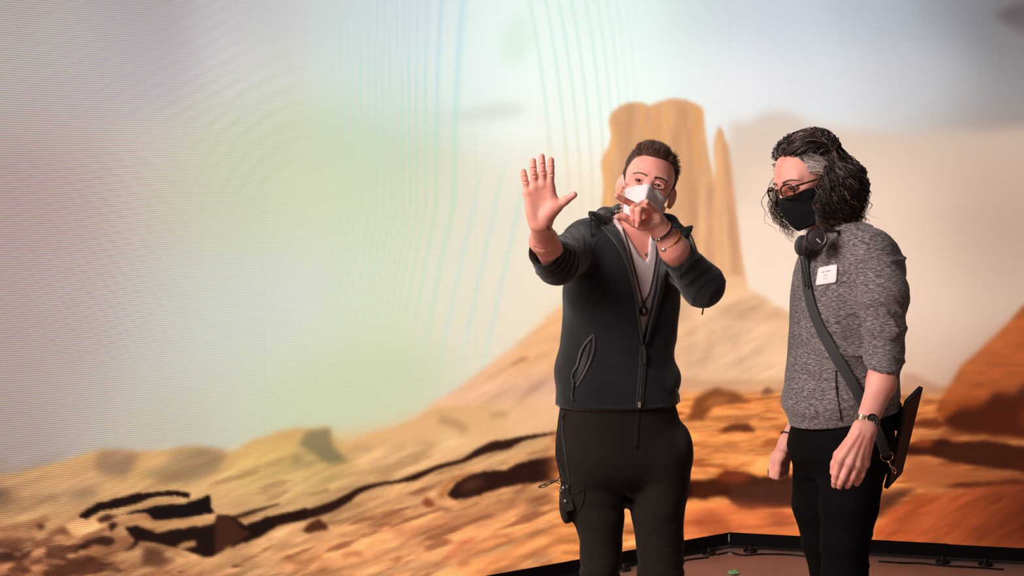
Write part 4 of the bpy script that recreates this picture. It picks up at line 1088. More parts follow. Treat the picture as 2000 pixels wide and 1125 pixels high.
VL_, QL_ = FL.mesh()

FB = Field(a(1060, 1440) - [0, .3, 0], a(1420, 425, .2), .011)                               # trunk, upper arms and legs
FB.put(loft(TORSO[:-1], latA, froA, 2.3, -.026)); FB.put(loft(PELV, latA, froA, 2.3, -.02), .03)
FB.put(cap(NECK, a(1240, 520), .060, .07), .03)
FB.put(cap(a(1200, 462, .03), SHR, .044), .03); FB.put(cap(a(1280, 466, .03), SHL, .044), .03)
FB.put(cap(SHR, ELR, .046, .040), .02); FB.put(cap(SHL, ELL_, .046, .040), .02)
for P_ in ([a(1160, 930), a(1173, 1090, -.015), a(1172, 1400, .05)], [a(1284, 930), a(1290, 1090, -.02), a(1298, 1400, .04)]): chain(FB, P_, [.068, .050, .036], .02)
VB, QB = FB.mesh()
Vb, Qb = join([(VHw, QH), (VR, QR), (VL_, QL_), (VB, QB)])
bodyA = pm('body', Vb, Qb, M_SKIN)
SB = Surf(VHw, QH)
# ---- eyes, brows, hair
def eyes(parent, M, C, gaze, tilt):
    g = V3(gaze) / np.linalg.norm(gaze)
    for s in (-1, 1):
        c = V3((s * .0305, -.0765, .0002))
        def sph(cc, r, lo_, n=14, m=20, ax=V3((0, 0, 1))):
            mb = MB(); prof = [(r * math.sin(t), -r * math.cos(t)) for t in np.linspace(lo_, math.pi - 1e-3, n)]
            mb.lathe(cc, ax, prof, m); return mb
        e = sph(c, .0124, .02); o = pm('eyeball', to_world(np.array(e.V), M, C), e.F, M_EYEW, parent)
        i = MB(); i.lathe(c, g, [(.0066, .01060), (.0054, .01155), (.003, .01235), (.0008, .01265)], 22)
        io = pm('iris', to_world(np.array(i.V), M, C), i.F, M_IRIS, o)
        q = MB(); q.lathe(c, g, [(.0026, .01245), (.0016, .01275), (.0005, .01285)], 16)
        pm('pupil', to_world(np.array(q.V), M, C), q.F, M_PUPIL, o)
def brow_strands(SL, M, C, tone, n=90, arch=.004, thick=.0062, seed=3):
    r = np.random.default_rng(seed); P_, R_, T_ = [], [], []
    for s in (-1, 1):
        for i in range(n):
            t = r.random(); x = s * (.011 + .037 * t); z = .0195 + arch * math.sin(t * 2.6) - .006 * max(0, t - .6) + (r.random() - .5) * thick * (1 - .6 * t)
            d0 = V3((s * .0065, 0, .0022 - .004 * t)) * (1 + .4 * r.random())
            pts_ = []
            for u in np.linspace(0, 1, 4):
                q = V3((x, -.12, z)) + d0 * u
                h = SL.t.ray_cast(Vector(q), Vector((0, 1, 0)))
                if h[0] is None: break
                pts_.append(np.array(h[0]) + V3((0, -.0012 * (1 - .3 * u), 0)))
            if len(pts_) == 4: P_.append(to_world(np.array(pts_), M, C)); R_.append(.00034); T_.append(lin(tone) * (.8 + .9 * r.random()))
    return P_, R_, T_
SHL_A = Surf(VH, QH)                                            # head in its own frame
eyes(bodyA, M_A, C_A, (-.22, -1, .06), 0)
bp, brr, bt = brow_strands(SHL_A, M_A, C_A, (84, 58, 48), 330)
hb = len(bp) // 2; mids = [k for k in range(len(bp)) if (M_A.T @ (bp[k][0] - C_A))[0] < 0]; oth = [k for k in range(len(bp)) if k not in set(mids)]
for ks in (mids, oth): strands('eyebrow', [bp[k] for k in ks], [brr[k] for k in ks], [bt[k] for k in ks], bodyA)
# short hair: a cap with tufts standing out of it
FHr = Field((-.10, -.13, -.09), (.10, .135, .15), .003)
FHr.put(ell((0, .020, .040), (.0785, .097, .0835)))
FHr.put(ell((-.002, -.026, .097), (.050, .056, .017)), .02)
FHr.put(ell((0, .05, .02), (.079, .068, .07)), .02)
FHr.put(ell((0, -.098, -.004), (.0665, .083, .078)), .006, 's')
FHr.put(ell((0, -.05, -.075), (.15, .085, .070)), .004, 's')
FHr.put(ell((0, .06, -.125), (.15, .10, .07)), .004, 's')
for s in (-1, 1): FHr.put(ell((s * .085, .026, -.016), (.022, .020, .034)), .003, 's')
VHr, QHr = FHr.mesh(); VHr = smooth_mesh(VHr, QHr, 1, .4)
hairA = pm('hair', to_world(VHr, M_A, C_A), QHr, M_HAIR, bodyA); const_tone(hairA, (70, 53, 44)); hairA['label'] = 'short dark brown hair'
r = np.random.default_rng(5); SHr = Surf(VHr, QHr)
P_, R_, T_ = [], [], []
front = np.where((VHr[:, 1] < -.035) & (VHr[:, 2] > .035))[0]
sel = np.concatenate([r.choice(len(VHr), 9500), r.choice(front, 3000)])
cl_ = r.normal(0, 1, (40, 3)); cc_ = VHr[r.choice(len(VHr), 40)]
for i in sel:
    p = VHr[i]; q, n_ = SHr.near(p)
    if n_ @ (p - V3((0, .02, .02))) < 0: n_ = -n_
    if p[1] < -.02 and p[2] < .035 and abs(p[0]) < .058: continue
    if n_[2] < -.80: continue
    hq, hn = SHL_A.near(p)
    if (p - hq) @ (hq - V3((0, .02, .02))) < 0: continue
    top = np.clip((p[2] - .050) / .045, 0, 1)
    k_ = np.argmin(((cc_ - p) ** 2).sum(1))
    comb = V3((-.45, .10, .55)) * top + V3((np.sign(p[0]) * .02, .40, -.85)) * (1 - top) + cl_[k_] * .28 * (.3 + .7 * top)
    if p[1] < -.055 and p[2] > .05: comb = comb * .5 + V3((-.25, -.15, .9))
    comb = comb - n_ * (comb @ n_) * .75
    d0 = n_ * (.10 + .22 * top) + comb + r.normal(0, .09, 3); d0 /= np.linalg.norm(d0)
    L_ = (.013 + .015 * top) * (.7 + .5 * r.random())
    t = np.linspace(0, 1, 6)[:, None]
    path = p - n_ * .001 * top + n_ * .0006 + d0 * L_ * t + (cl_[k_] * .15 - n_ * (.08 + .25 * top)) * L_ * t * t
    P_.append(to_world(path, M_A, C_A)); R_.append(.00055)
    T_.append(lin((124, 96, 80)) * (.35 + 1.1 * r.random() ** 1.4))
ho = strands('hair_tufts', P_, R_, T_, hairA, taper=.15, nside=3)

# ---- folded white respirator with ear loops
def push_out(Vl, SL, d):
    out = Vl.copy()
    for i, p in enumerate(Vl):
        q, n_ = SL.near(p)
        if n_ @ (q - V3((0, .0, -.02))) < 0: n_ = -n_
        sd = (p - q) @ n_
        if sd < d: out[i] = p + n_ * (d - sd)
    return out
nu, nv = 33, 22
ridge = spline([(0, -.1005, -.0035), (0, -.117, -.022), (0, -.1275, -.046), (0, -.124, -.074), (0, -.107, -.100), (0, -.085, -.121)], nv)
sidep = spline([(1, -.050, -.031), (1.02, -.047, -.045), (1.0, -.044, -.060), (.95, -.042, -.078), (.80, -.045, -.100), (.55, -.055, -.116)], nv) * [.0545, 1, 1]
Vm = []
for i in range(nv):
    for u in np.linspace(-1, 1, nu):
        w = abs(u); p = ridge[i] * (1 - w) + sidep[i] * [1, 1, 1] * w; p[0] = np.sign(u) * abs(sidep[i][0]) * w
        bulge = 4 * w * (1 - w); n_ = V3((np.sign(u) * .6, -.8, 0))
        crease = .0012 * math.sin(i * 1.3 + 7 * w) * math.sin(3 * w + i * .4)
        p = p + n_ * (bulge * .0085 * math.sin(math.pi * (.15 + .8 * i / (nv - 1))) + crease * (w > .05))
        Vm.append(p)
Vm = push_out(np.array(Vm), SHL_A, .0035)
Fm = [(i * nu + k, i * nu + k + 1, (i + 1) * nu + k + 1, (i + 1) * nu + k) for i in range(nv - 1) for k in range(nu - 1)]
maskA = pm('face_mask', to_world(Vm, M_A, C_A), Fm, M_MASKW); maskA['label'] = 'white folded respirator mask'
sd = maskA.modifiers.new('thickness', 'SOLIDIFY'); sd.thickness = .0022; sd.offset = 1
for s in (-1, 1):
    for P in ([(s * .0575, -.050, -.036), (s * .070, -.025, -.020), (s * .0775, .004, .004), (s * .082, .022, .016), (s * .080, .036, .004)],
              [(s * .054, -.043, -.082), (s * .066, -.02, -.062), (s * .074, .006, -.046), (s * .080, .026, -.044), (s * .083, .036, -.030)]):
        Q_ = push_out(spline(P, 16), SHL_A, .0022)
        mb = MB().tube(to_world(Q_, M_A, C_A), .0016, 6); pmb(mb, 'ear_loop', M_MASKW, maskA)

# ---- jacket trimmings laid on its surface
def on_jacket(P, n=40, off=.0): return SJ.path(P, n, off)
def lapel(A, B, name='lapel'):
    PA, _ = on_jacket(A, 34, .0045); PB, nb = on_jacket(B, 34, .006)
    m = min(len(PA), len(PB)); PA, PB = smooth_path(PA[:m], 4), smooth_path(PB[:m], 4)
    V, F = [], []
    for i in range(m):
        for u in np.linspace(0, 1, 6):
            V.append(PA[i] * (1 - u) + PB[i] * u + V3((0, -.006 * math.sin(math.pi * u) - .003, 0)))
        for u in np.linspace(1, 0, 6):
            V.append(PA[i] * (1 - u) + PB[i] * u + V3((0, .008, 0)))
    for i in range(m - 1):
        for k in range(12): F.append((i * 12 + k, i * 12 + (k + 1) % 12, (i + 1) * 12 + (k + 1) % 12, (i + 1) * 12 + k))
    F += [tuple(range(11, -1, -1)), tuple(range((m - 1) * 12, m * 12))]
    return pm(name, V, F, M_JLIN, jacket)
ZL = [(1158, 423), (1170, 438), (1186, 456), (1205, 478), (1222, 510), (1235, 550), (1243, 600), (1248, 640), (1252, 668)]
ZR = [(1330, 470), (1316, 498), (1304, 528), (1293, 560), (1281, 600), (1270, 636), (1262, 668)]
lapel(ZL, [(1190, 420), (1196, 432), (1204, 450), (1219, 484), (1233, 530), (1241, 570), (1246, 610), (1250, 645), (1254, 672)])
lapel(ZR, [(1318, 458), (1306, 478), (1294, 515), (1286, 550), (1276, 600), (1267, 635), (1259, 672)])
for Z_ in (ZL, ZR):
    P, n_ = on_jacket(Z_, 44, .0085); pmb(strip(smooth_path(P, 3), n_, .0085, .0016), 'zip_tape', M_ZIP, jacket)
for dx in (-4, 4):
    P, n_ = on_jacket([(1257 + dx, 676), (1255 + dx, 720), (1251 + dx, 765), (1249 + dx, 792)], 30, .001); pmb(strip(P, n_, .0090, .0018), 'zip_tape', M_JLIN, jacket)
P, n_ = on_jacket([(1257, 674), (1255, 720), (1251, 765), (1249, 793)], 30, .002); pmb(strip(P, n_, .0045, .0016), 'zip_teeth', M_ZIP, jacket)
p, n_ = SJ.hit(1256, 678); mb = MB().box(p + n_ * .003, (.004, .003, .007)); mb.box(p + n_ * .006 + V3((.001, 0, -.026)), (.0045, .0015, .020)); pmb(mb, 'zip_slider', M_ZIP, jacket, False)
p, n_ = SJ.hit(1248, 790); pmb(MB().box(p + n_ * .003, (.004, .003, .008)), 'zip_slider', M_SILV, jacket, False)
# hem binding
hp = []
for x in np.linspace(1086, 1326, 50):
    p, n_ = SJ.hit(x, 792 + 5 * math.sin(math.pi * (x - 1086) / 240))
    if p is not None: hp.append((p, n_))
pmb(strip(smooth_path([q[0] for q in hp]), np.array([q[1] for q in hp]), .009, .002), 'hem', M_JACKET, jacket)
# pocket with its taped edges
PK = [(1157, 657), (1146, 668), (1137, 682), (1131, 700), (1128, 714), (1121, 724), (1117, 738), (1121, 748)]
P, n_ = on_jacket(PK, 40, .002); pmb(strip(smooth_path(P, 2), n_, .0075, .0022), 'pocket_edge', M_ZIP, jacket)
PK2 = [(1160, 659), (1160, 680), (1153, 704), (1143, 726), (1133, 744), (1126, 755)]
P, n_ = on_jacket(PK2, 40, .001); pmb(strip(smooth_path(P, 2), n_, .0080, .0018), 'pocket_edge', M_ZIP, jacket)
P, n_ = on_jacket([(1153, 664), (1146, 690), (1137, 715), (1125, 748)], 30, .0004); pmb(strip(P, n_, [.004, .012, .014, .004][0:1] * 1 and np.interp(np.linspace(0, 1, len(P)), [0, .4, .75, 1], [.004, .016, .018, .006]), .0008), 'pocket_mouth', M_PUPIL if False else M_CORD, jacket)
p, n_ = SJ.hit(1158, 658); pmb(MB().lathe(p, n_, [(.0075, 0), (.007, .002), (.0035, .003)], 16), 'pocket_tab', M_ZIP, jacket)
P, n_ = on_jacket([(1121, 748), (1120, 762), (1118, 772), (1121, 782)], 14, .004); pmb(MB().tube(P, [.0042] * 4 + [.0026] * 4 + [.0034] * 6, 8), 'zip_pull', M_ZIP, jacket)
mb = MB().tube([W(1318, 752, 3.60), W(1322, 762, 3.585), W(1326, 772, 3.585), W(1327, 786, 3.585)], [.002, .0016, .0024, .0020], 7); pmb(mb, 'zip_pull', M_ZIP, jacket)
# seams
for S_ in ([(1185, 455), (1168, 468), (1158, 486), (1150, 520), (1146, 560)], [(1316, 500), (1326, 520), (1328, 545)]):
    P, n_ = on_jacket(S_, 30, .0002)
    if len(P) > 4: pmb(MB().tube(smooth_path(P), .0012, 5), 'seam', M_JACKET, jacket)
# hood cords with tips
mb = MB().tube(spline([W(1156, 419, 3.565), W(1153, 440, 3.56), W(1155, 470, 3.55), W(1151, 500, 3.545), W(1147, 540, 3.545)], 26), .0032, 7); pmb(mb, 'drawcord', M_JACKET, jacket)
mb = MB().tube(spline([W(1151, 413, 3.572), W(1154, 418, 3.570), W(1158, 427, 3.566)], 8), [.0035, .005, .005, .006, .006, .006, .005, .004], 8); pmb(mb, 'cord_tip', M_JLIN, jacket)
mb = MB().tube(spline([W(1343, 450, 3.60), W(1350, 462, 3.58), W(1357, 480, 3.56), W(1363, 497, 3.53)], 20), .0030, 7); pmb(mb, 'drawcord', M_CORD, jacket)
mb = MB().tube(spline([W(1352, 442, 3.595), W(1344, 451, 3.595), W(1334, 462, 3.59)], 8), [.003, .005, .006, .007, .008, .008, .008, .008], 8); pmb(mb, 'cord_tip', M_JLIN, jacket)
mb = MB().tube(spline([W(1374, 598, 3.40), W(1373, 606, 3.40), W(1371, 615, 3.40)], 6), .0022, 6); pmb(mb, 'drawcord', M_CORD, jacket)
def toth(p): return p
# ---- necklace, pendant and clip microphone hang on the shirt: things of their own
def free(mb, name, mat, label, cat, smooth=True):
    o = mb.build(name, mat, None, smooth); return tag(o, label, cat)
def tee_path(P, n, off=.003):
    out = []
    for q in spline(P, n):
        p, m = ST.hit(*q, off); pj, mj = SJ.hit(*q, off); ph, mh = SB.hit(*q, off)
        c = [k for k in (p, pj, ph) if k is not None]
        if c: out.append(min(c, key=lambda k: k[1]))
    return smooth_path(out, 4)
nk = empty('necklace', tuple(W(1256, 620, 3.52))); tag(nk, 'long black cord necklace with dark oval pendant on the white t-shirt', 'necklace')
bpy.context.view_layer.update()
def under(o, par): o.parent = par; o.matrix_parent_inverse = Matrix.Translation(-par.location); return o
for P in ([(1204, 414), (1213, 440), (1226, 478), (1240, 530), (1250, 570), (1256, 592)], [(1281, 470), (1281, 500), (1275, 540), (1268, 570), (1258, 592)]):
    under(MB().tube(tee_path(P, 40), .0021, 6).build('cord', M_CORD, None, True), nk)
p, n_ = ST.hit(1257, 607)
dn = V3((0, 0, -1.0))
under(MB().tube([p + V3((0, -.006, .026)), p + V3((0, -.009, .016)), p + V3((0, -.010, .008))], [.004, .0055, .004], 10).build('knot', M_CORD, None, True), nk)
mb = MB().lathe(p + V3((0, -.004, 0)), (0, -1, -.05), [(.0118, 0), (.0128, .003), (.0125, .007), (.0095, .010), (.003, .0115)], 24)
mb.V = [(v[0], v[1], p[2] + (v[2] - p[2]) * 1.22) for v in mb.V]
pend = under(mb.build('pendant', plain('dark_stone', (38, 26, 24), .25), None, True), nk)
mb = MB().tube([p + V3((-.002, -.0155, .007)), p + V3((.0015, -.0160, 0)), p + V3((-.001, -.0155, -.007))], [.001, .0018, .001], 6)
ob = mb.build('pendant_figure', M_SILV, None, True); ob.parent = pend
p, n_ = ST.hit(1263, 504)
if p is None: p = W(1262, 502, 3.545)
p = p + V3((0, -.010, .004))
mc_ = empty('clip_microphone', tuple(p)); tag(mc_, 'small black clip-on microphone at the V of the white t-shirt', 'microphone')
axm = np.array([[.94, 0, .34], [0, 1, 0], [-.34, 0, .94]])
under(MB().box(p, (.0052, .0045, .010), axm).build('body', M_CORD, None, False), mc_)
under(MB().tube([p + V3((-.003, -.006, .009)), p + V3((.002, -.008, .004)), p + V3((-.002, -.006, -.003))], .0011, 6).build('clip', M_SILV, None, True), mc_)
# ---- bracelets round the pointing wrist
def ring_on(ctr, axis, r1, r2, e1, n=40):
    axis = axis / np.linalg.norm(axis); e1 = V3(e1) - axis * (V3(e1) @ axis); e1 /= np.linalg.norm(e1); e2 = np.cross(axis, e1)
    return [ctr + e1 * r1 * math.cos(t) + e2 * r2 * math.sin(t) for t in np.linspace(0, 2 * math.pi, n)]
e1 = np.cross(fd, [0, 1, 0])
cB = W(1293.5, 452.5, 3.2865)
br_ = empty('bracelet', tuple(cB)); tag(br_, 'dark braided cord bracelet with beads at the pointing wrist', 'bracelet')
Rg = ring_on(cB, fd, .0300, .0245, e1); under(MB().tube(Rg, .0034, 7, False).build('braid', plain('dark_braid', (44, 30, 30), .7, noise=.4, nscale=500), None, True), br_)
Rg2 = ring_on(cB + fd * .006, fd, .0295, .0240, e1, 60); under(MB().tube([q + V3((0, 0, .0012 * math.sin(i * 1.9))) for i, q in enumerate(Rg2)], .0027, 6, False).build('braid', plain('rose_braid', (176, 118, 104), .7, noise=.35, nscale=700), None, True), br_)
for k, mt in ((3, M_SILV), (4, M_CORD), (5, M_SILV), (37, M_CORD)): under(MB().lathe(V3(Rg[k]) - V3((0, .002, .0)), fd, [(.001, -.004), (.0042, -.002), (.0046, 0), (.0042, .002), (.001, .004)], 12).build('bead', mt, None, True), br_)
q = V3(Rg[20]) + V3((0, -.006, 0))
for i, z in enumerate((-.006, -.013, -.020, -.026)): under(MB().lathe(q + V3((-.002 - .001 * i, -.004, z)), (0, 0, 1), [(.0006, -.003), (.0026, 0), (.0006, .003)], 10).build('bead', M_CORD, None, True), br_)
cB2 = W(1306.5, 469, 3.302)
br2 = empty('bracelet', tuple(cB2)); tag(br2, 'tan leather bracelet with silver clasp on the forearm below the braided one', 'bracelet')
for dd in (-.0022, .0022):
    under(MB().tube(ring_on(cB2 + fd * dd, fd, .0345, .0305, e1), .0021, 6, False).build('leather_cord', M_LEATH, None, True), br2)
Rg = ring_on(cB2, fd, .0350, .0310, e1)
under(MB().tube([V3(Rg[k]) + V3((.0, -.002, .001)) for k in (2, 3, 4, 5)], [.0045, .0058, .0055, .0045], 9).build('clasp', M_SILV, None, True), br2)
# ---- coiled ear tube behind the raised-hand side ear
co = [W(1214 + 3.2 * math.sin(t * 2.2) + 3 * (t / 14), 392 + t * 2.2, 3.575 - .006 * math.cos(t * 2.2)) for t in np.linspace(0, 14, 120)]
mt = plain('clear_tube', (214, 170, 150), .25)
eo = empty('earpiece', tuple(co[0])); tag(eo, 'clear coiled earpiece tube running down from his ear to the collar', 'earpiece')
under(MB().tube(co, .0016, 6).build('coil', mt, None, True), eo)
under(MB().tube(spline([W(1221, 360, 3.56), W(1219, 370, 3.565), W(1215, 392, 3.575)], 10), .0016, 6).build('tube', mt, None, True), eo)
under(MB().lathe(W(1222, 358, 3.555), (0, -1, 0), [(.001, -.003), (.003, -.002), (.003, .002), (.001, .004)], 12).build('bud', mt, None, True), eo)
# ---- small wrist tattoo
ss = Surf(VR, QR)
for P in ([(1067, 441), (1070, 443), (1072, 446)], [(1069, 446), (1072, 449), (1075, 449)]):
    Pp, n_ = ss.path(P, 10, .0002)
    if len(Pp) > 4: pmb(strip(Pp, n_, np.interp(np.linspace(0, 1, len(Pp)), [0, .3, .6, 1], [.0015, .004, .002, .0035]), .0004), 'tattoo', plain('tattoo_ink', (92, 62, 58), .6), bodyA)
# ---- trouser details, radio and hanging wires
def on_tr(P, n=24, off=.001):
    return SP.path(P, n, off)
P, n_ = on_tr([(1247, 802), (1244, 840), (1242, 875)], 20, .0006); pmb(strip(P, n_, .012, .0012), 'fly', M_TROUS, trousers)
P, n_ = on_tr([(1101, 806), (1099, 840), (1102, 870), (1108, 910), (1114, 950)], 30, .001); pmb(strip(P, n_, .006, .0015), 'pocket_zip', M_ZIP, trousers)
P, n_ = on_tr([(1118, 962), (1128, 962), (1140, 955), (1137, 985), (1122, 1010)], 30, .001); pmb(strip(P, n_, .005, .0015), 'cargo_pocket_edge', M_TROUS, trousers)
P, n_ = on_tr([(1103, 964), (1106, 1000), (1116, 1030)], 24, .001); pmb(strip(P, n_, .006, .0015), 'cargo_pocket_edge', M_TROUS, trousers)
for X_ in (1172, 1288):
    P, n_ = on_tr([(X_ - 36, 1064), (X_, 1068), (X_ + 34, 1062)], 20, .0004)
    if len(P) > 4: pmb(MB().tube(smooth_path(P), .0011, 5), 'knee_seam', M_TROUS, trousers)
# radio pack in the cargo pocket
M_RAD = plain('radio_plastic', (52, 46, 44), .35)
rc = W(1106, 968, 3.592)
rd = empty('radio_pack', tuple(rc)); tag(rd, 'small dark radio pack sticking out of the cargo pocket', 'radio')
axr = np.array([[.95, .1, .28], [-.1, .99, 0], [-.28, 0, .95]]); axr = np.array([v / np.linalg.norm(v) for v in axr])
under(MB().box(rc + V3((0, 0, -.012)), (.013, .013, .031), axr).build('housing', M_RAD, None, False), rd)
under(MB().tube([rc + V3((.002, -.004, .018)), rc + V3((.006, -.004, .034))], [.007, .006], 12).build('knob', M_RAD, None, True), rd)
under(MB().tube([rc + V3((-.010, -.004, .018)), rc + V3((-.008, -.004, .028))], [.0045, .004], 12).build('connector', M_SILV, None, True), rd)
under(MB().lathe(rc + V3((-.004, -.016, -.012)), (0, -1, 0), [(.004, 0), (.004, .003), (.002, .004)], 12).build('button', M_SILV, None, True), rd)
for i, P in enumerate(([(1098, 800), (1090, 830), (1086, 870), (1090, 905), (1094, 930), (1098, 958)], [(1102, 803), (1096, 826), (1091, 860), (1092, 900), (1099, 920), (1088, 938), (1072, 946), (1056, 948), (1052, 952), (1066, 944), (1084, 938), (1104, 944)], [(1094, 945), (1080, 941), (1066, 950), (1054, 953)])):
    Q_ = [W(x, y, 3.56 + (.02 if i == 1 else 0)) for x, y in P]
    free(MB().tube(spline(Q_, 50), .0015, 6), 'wire', M_CORD, ['thin black wire hanging straight from the hoodie hem into the cargo pocket', 'black wire bending away from the trouser leg in a loop', 'short black wire end sticking out beside the radio pack'][i], 'wire')
# ---- shoes
def shoe(px, dy, par, toe):
    c = a(px, 1400, dy); c = V3((c[0], c[1], 0))
    F = Field(c + V3((-.09, -.24, 0)), c + V3((.09, .12, .13)), .005); t = V3(toe) / np.linalg.norm(toe)
    F.put(ecap(c + V3((0, .03, .05)), c + t * .13 + V3((0, 0, .036)), (.042, .048), (.046, .032), np.cross(t, [0, 0, 1])))
    F.put(cap(c + V3((0, .02, .06)), c + V3((0, .015, .11)), .045, .044), .03)
    F.put(ecap(c + V3((0, .04, .016)), c + t * .15 + V3((0, 0, .016)), (.044, .016), (.048, .016), np.cross(t, [0, 0, 1])), .004)
    F.put(half(c + V3((0, 0, .002)), (0, 0, -1), c - .3, c + .3), 0, 'i')
    V, Q = F.mesh(); return V, Q
for px, dy, toe in ((1172, .05, (-.25, -1, 0)), (1298, .04, (.3, -1, 0))):
    V, Q = shoe(px, dy, pA, toe); pm('shoe', V, Q, M_SHOE)
# ------------------------------------------------------------------ second man: grey sweater, long curly hair, black mask, head bowed
YB = 3.5
def b(px, py, dy=0.0): return W(px, py, YB + dy)
pB = empty('person', (b(1645, 1440)[0], YB, 0))
tag(pB, 'man with long curly dark hair in a grey sweater looking down', 'person')
pB_inv = Matrix.Translation(-pB.location)
def pn(name, V, F, mat, parent=None, smooth=True):
    o = mesh_obj(name, V, F, mat, None, smooth)
    if parent is None: o.parent = pB; o.matrix_parent_inverse = pB_inv
    else: o.parent = parent
    return o
def pnb(mb, name, mat, parent=None, smooth=True): return pn(name, mb.V, mb.F, mat, parent, smooth)
AB = math.radians(69); froB = np.array([-math.sin(AB), -math.cos(AB), 0]); latB = np.array([math.cos(AB), -math.sin(AB), 0])
def secB(rows): return [(b(cx, py)[2], b(cx, py)[0], YB, rx, ry) for py, cx, rx, ry in rows]
def heather():
    m, nt, bs = new_mat('heather_grey_knit')
    tc = N(nt, 'ShaderNodeTexCoord'); mp = N(nt, 'ShaderNodeMapping'); mp.inputs['Scale'].default_value = (80, 80, 560); mp.inputs['Rotation'].default_value = (0, .10, 0)
    nt.links.new(tc.outputs['Object'], mp.inputs[0])
    no = N(nt, 'ShaderNodeTexNoise'); no.inputs['Scale'].default_value = 1.0; no.inputs['Detail'].default_value = 3; no.inputs['Roughness'].default_value = .6
    nt.links.new(mp.outputs[0], no.inputs['Vector'])
    rp = N(nt, 'ShaderNodeValToRGB'); el = rp.color_ramp.elements
    el[0].position = .34; el[0].color = L4(58, 54, 55); el[1].position = .66; el[1].color = L4(170, 162, 160)
    e2 = el.new(.5); e2.color = L4(108, 101, 101)
    nt.links.new(no.outputs[0], rp.inputs[0]); nt.links.new(rp.outputs[0], bs.inputs['Base Color'])
    bs.inputs['Roughness'].default_value = .9; bs.inputs['Specular IOR Level'].default_value = .15; bs.inputs['Sheen Weight'].default_value = .2
    bu = N(nt, 'ShaderNodeBump'); bu.inputs['Strength'].default_value = .35; bu.inputs['Distance'].default_value = .002
    nt.links.new(no.outputs[0], bu.inputs['Height']); nt.links.new(bu.outputs[0], bs.inputs['Normal'])
    return m
M_KNIT = heather()
M_JEAN = fabric('black_denim', (9, 8, 8), sheen=.0, spec=.10)
M_MASKB = fabric('black_cotton', (17, 17, 18), sheen=.1)
M_STRAP = plain('charcoal_webbing', (52, 54, 55), .75, noise=.12, nscale=500, bump=.4, bscale=900)
M_HPH = plain('headphone_plastic', (44, 36, 37), .35)
M_PAD = plain('headphone_pad', (20, 18, 19), .6)
M_GOLD = plain('rose_gold_metal', (226, 168, 120), .28, metal=1.0)
M_STEEL = plain('watch_steel', (222, 216, 212), .25, metal=1.0)
M_CASE = plain('black_tablet_case', (18, 18, 19), .42)
M_SCREEN = plain('dark_glass', (44, 34, 30), .12)

SWE = secB([(446, 1640, .075, .072), (465, 1650, .125, .093), (490, 1654, .150, .111), (530, 1650, .156, .128), (580, 1647, .157, .136), (640, 1647, .155, .140), (700, 1645, .153, .146), (760, 1643, .156, .154), (788, 1640, .160, .164), (798, 1640, .160, .163), (808, 1645, .150, .148), (850, 1648, .146, .142)])
S2, M2, E2, K2, W2 = W(1698, 494, 3.38), W(1725, 566, 3.315), W(1729, 684, 3.305), W(1725, 742, 3.28), W(1693, 824, 3.225)
S2r, E2r, K2r, W2r = W(1622, 500, 3.64), W(1600, 690, 3.72), W(1578, 768, 3.69), W(1550, 852, 3.64)
lo2, hi2 = b(1500, 860) - [0, .28, 0], b(1800, 425) + [0, .34, 0]
def sweater_solid(F, off):
    F.put(loft(SWE, latB, froB, 2.3, off))
    F.put(cap(b(1640, 470), S2, .060 + off, .062 + off), .05)
    F.put(cap(b(1640, 470), S2r, .060 + off, .062 + off), .05)
    F.put(cap(S2, M2, .064 + off, .066 + off), .03); F.put(cap(M2, E2, .066 + off, .0535 + off), .012); F.put(cap(E2, K2, .0535 + off, .042 + off), .012)
    F.put(cap(S2r, E2r, .062 + off, .052 + off), .03); F.put(cap(E2r, K2r, .052 + off, .043 + off), .02)
FS = Field(lo2, hi2, .0042); sweater_solid(FS, 0)
FS.put(ell(W(1734, 530, 3.39), (.048, .055, .062)), .04)
FS.put(folds(.0060, 62, (.22, .1, 1), 31, W(1640, 752, 3.0), W(1830, 590, 3.55), .03, 2.2), 0, 'add')
FS.put(folds(.0060, 50, (.4, .1, .9), 33, W(1660, 640, 3.2), W(1800, 470, 3.48), .06, 3), 0, 'add')
FS.put(folds(.0060, 36, (.60, .1, .80), 35, W(1500, 830, 3.2), W(1740, 560, 3.55), .12, 2), 0, 'add')
FS.put(folds(.0050, 30, (-.5, .1, .85), 36, W(1500, 830, 3.2), W(1740, 480, 3.55), .12), 0, 'add')
FS.put(folds(.0060, 70, (.30, .1, 1), 37, W(1510, 822, 3.2), W(1790, 752, 3.7), .04, 3), 0, 'add')
p0 = b(1545, 834); FS.put(half(p0, (.20, 0, -1), lo2, hi2), 0, 'i')
nk_ = (K2 - E2) / np.linalg.norm(K2 - E2)
for K_, n_, rr in ((K2, nk_, .0385), (K2r, (K2r - E2r) / np.linalg.norm(K2r - E2r), .039)):
    sl = FS.sub(K_ + n_ * .03 - .085, K_ + n_ * .03 + .085); x, y, z = FS.xyz(sl)
    pl_ = (x - f32(K_[0])) * f32(n_[0]) + (y - f32(K_[1])) * f32(n_[1]) + (z - f32(K_[2])) * f32(n_[2])
    nr = np.sqrt((x - f32(K_[0])) ** 2 + (y - f32(K_[1])) ** 2 + (z - f32(K_[2])) ** 2)
    FS.D[sl] = np.where(nr < .058, np.maximum(FS.D[sl], pl_), FS.D[sl])
    FS.put(cap(K_ - n_ * .012, K_ + n_ * .03, rr * .95), .003, 's')
FS.put(cap(b(1630, 420), b(1634, 468), .062, .058), .008, 's')
VS, QS = FS.mesh(); VS = smooth_mesh(VS, QS, 1, .35)
sweater = pn('sweater', VS, QS, M_KNIT); sweater['label'] = 'heather grey sweater, sleeves pushed up'
SS = Surf(VS, QS)
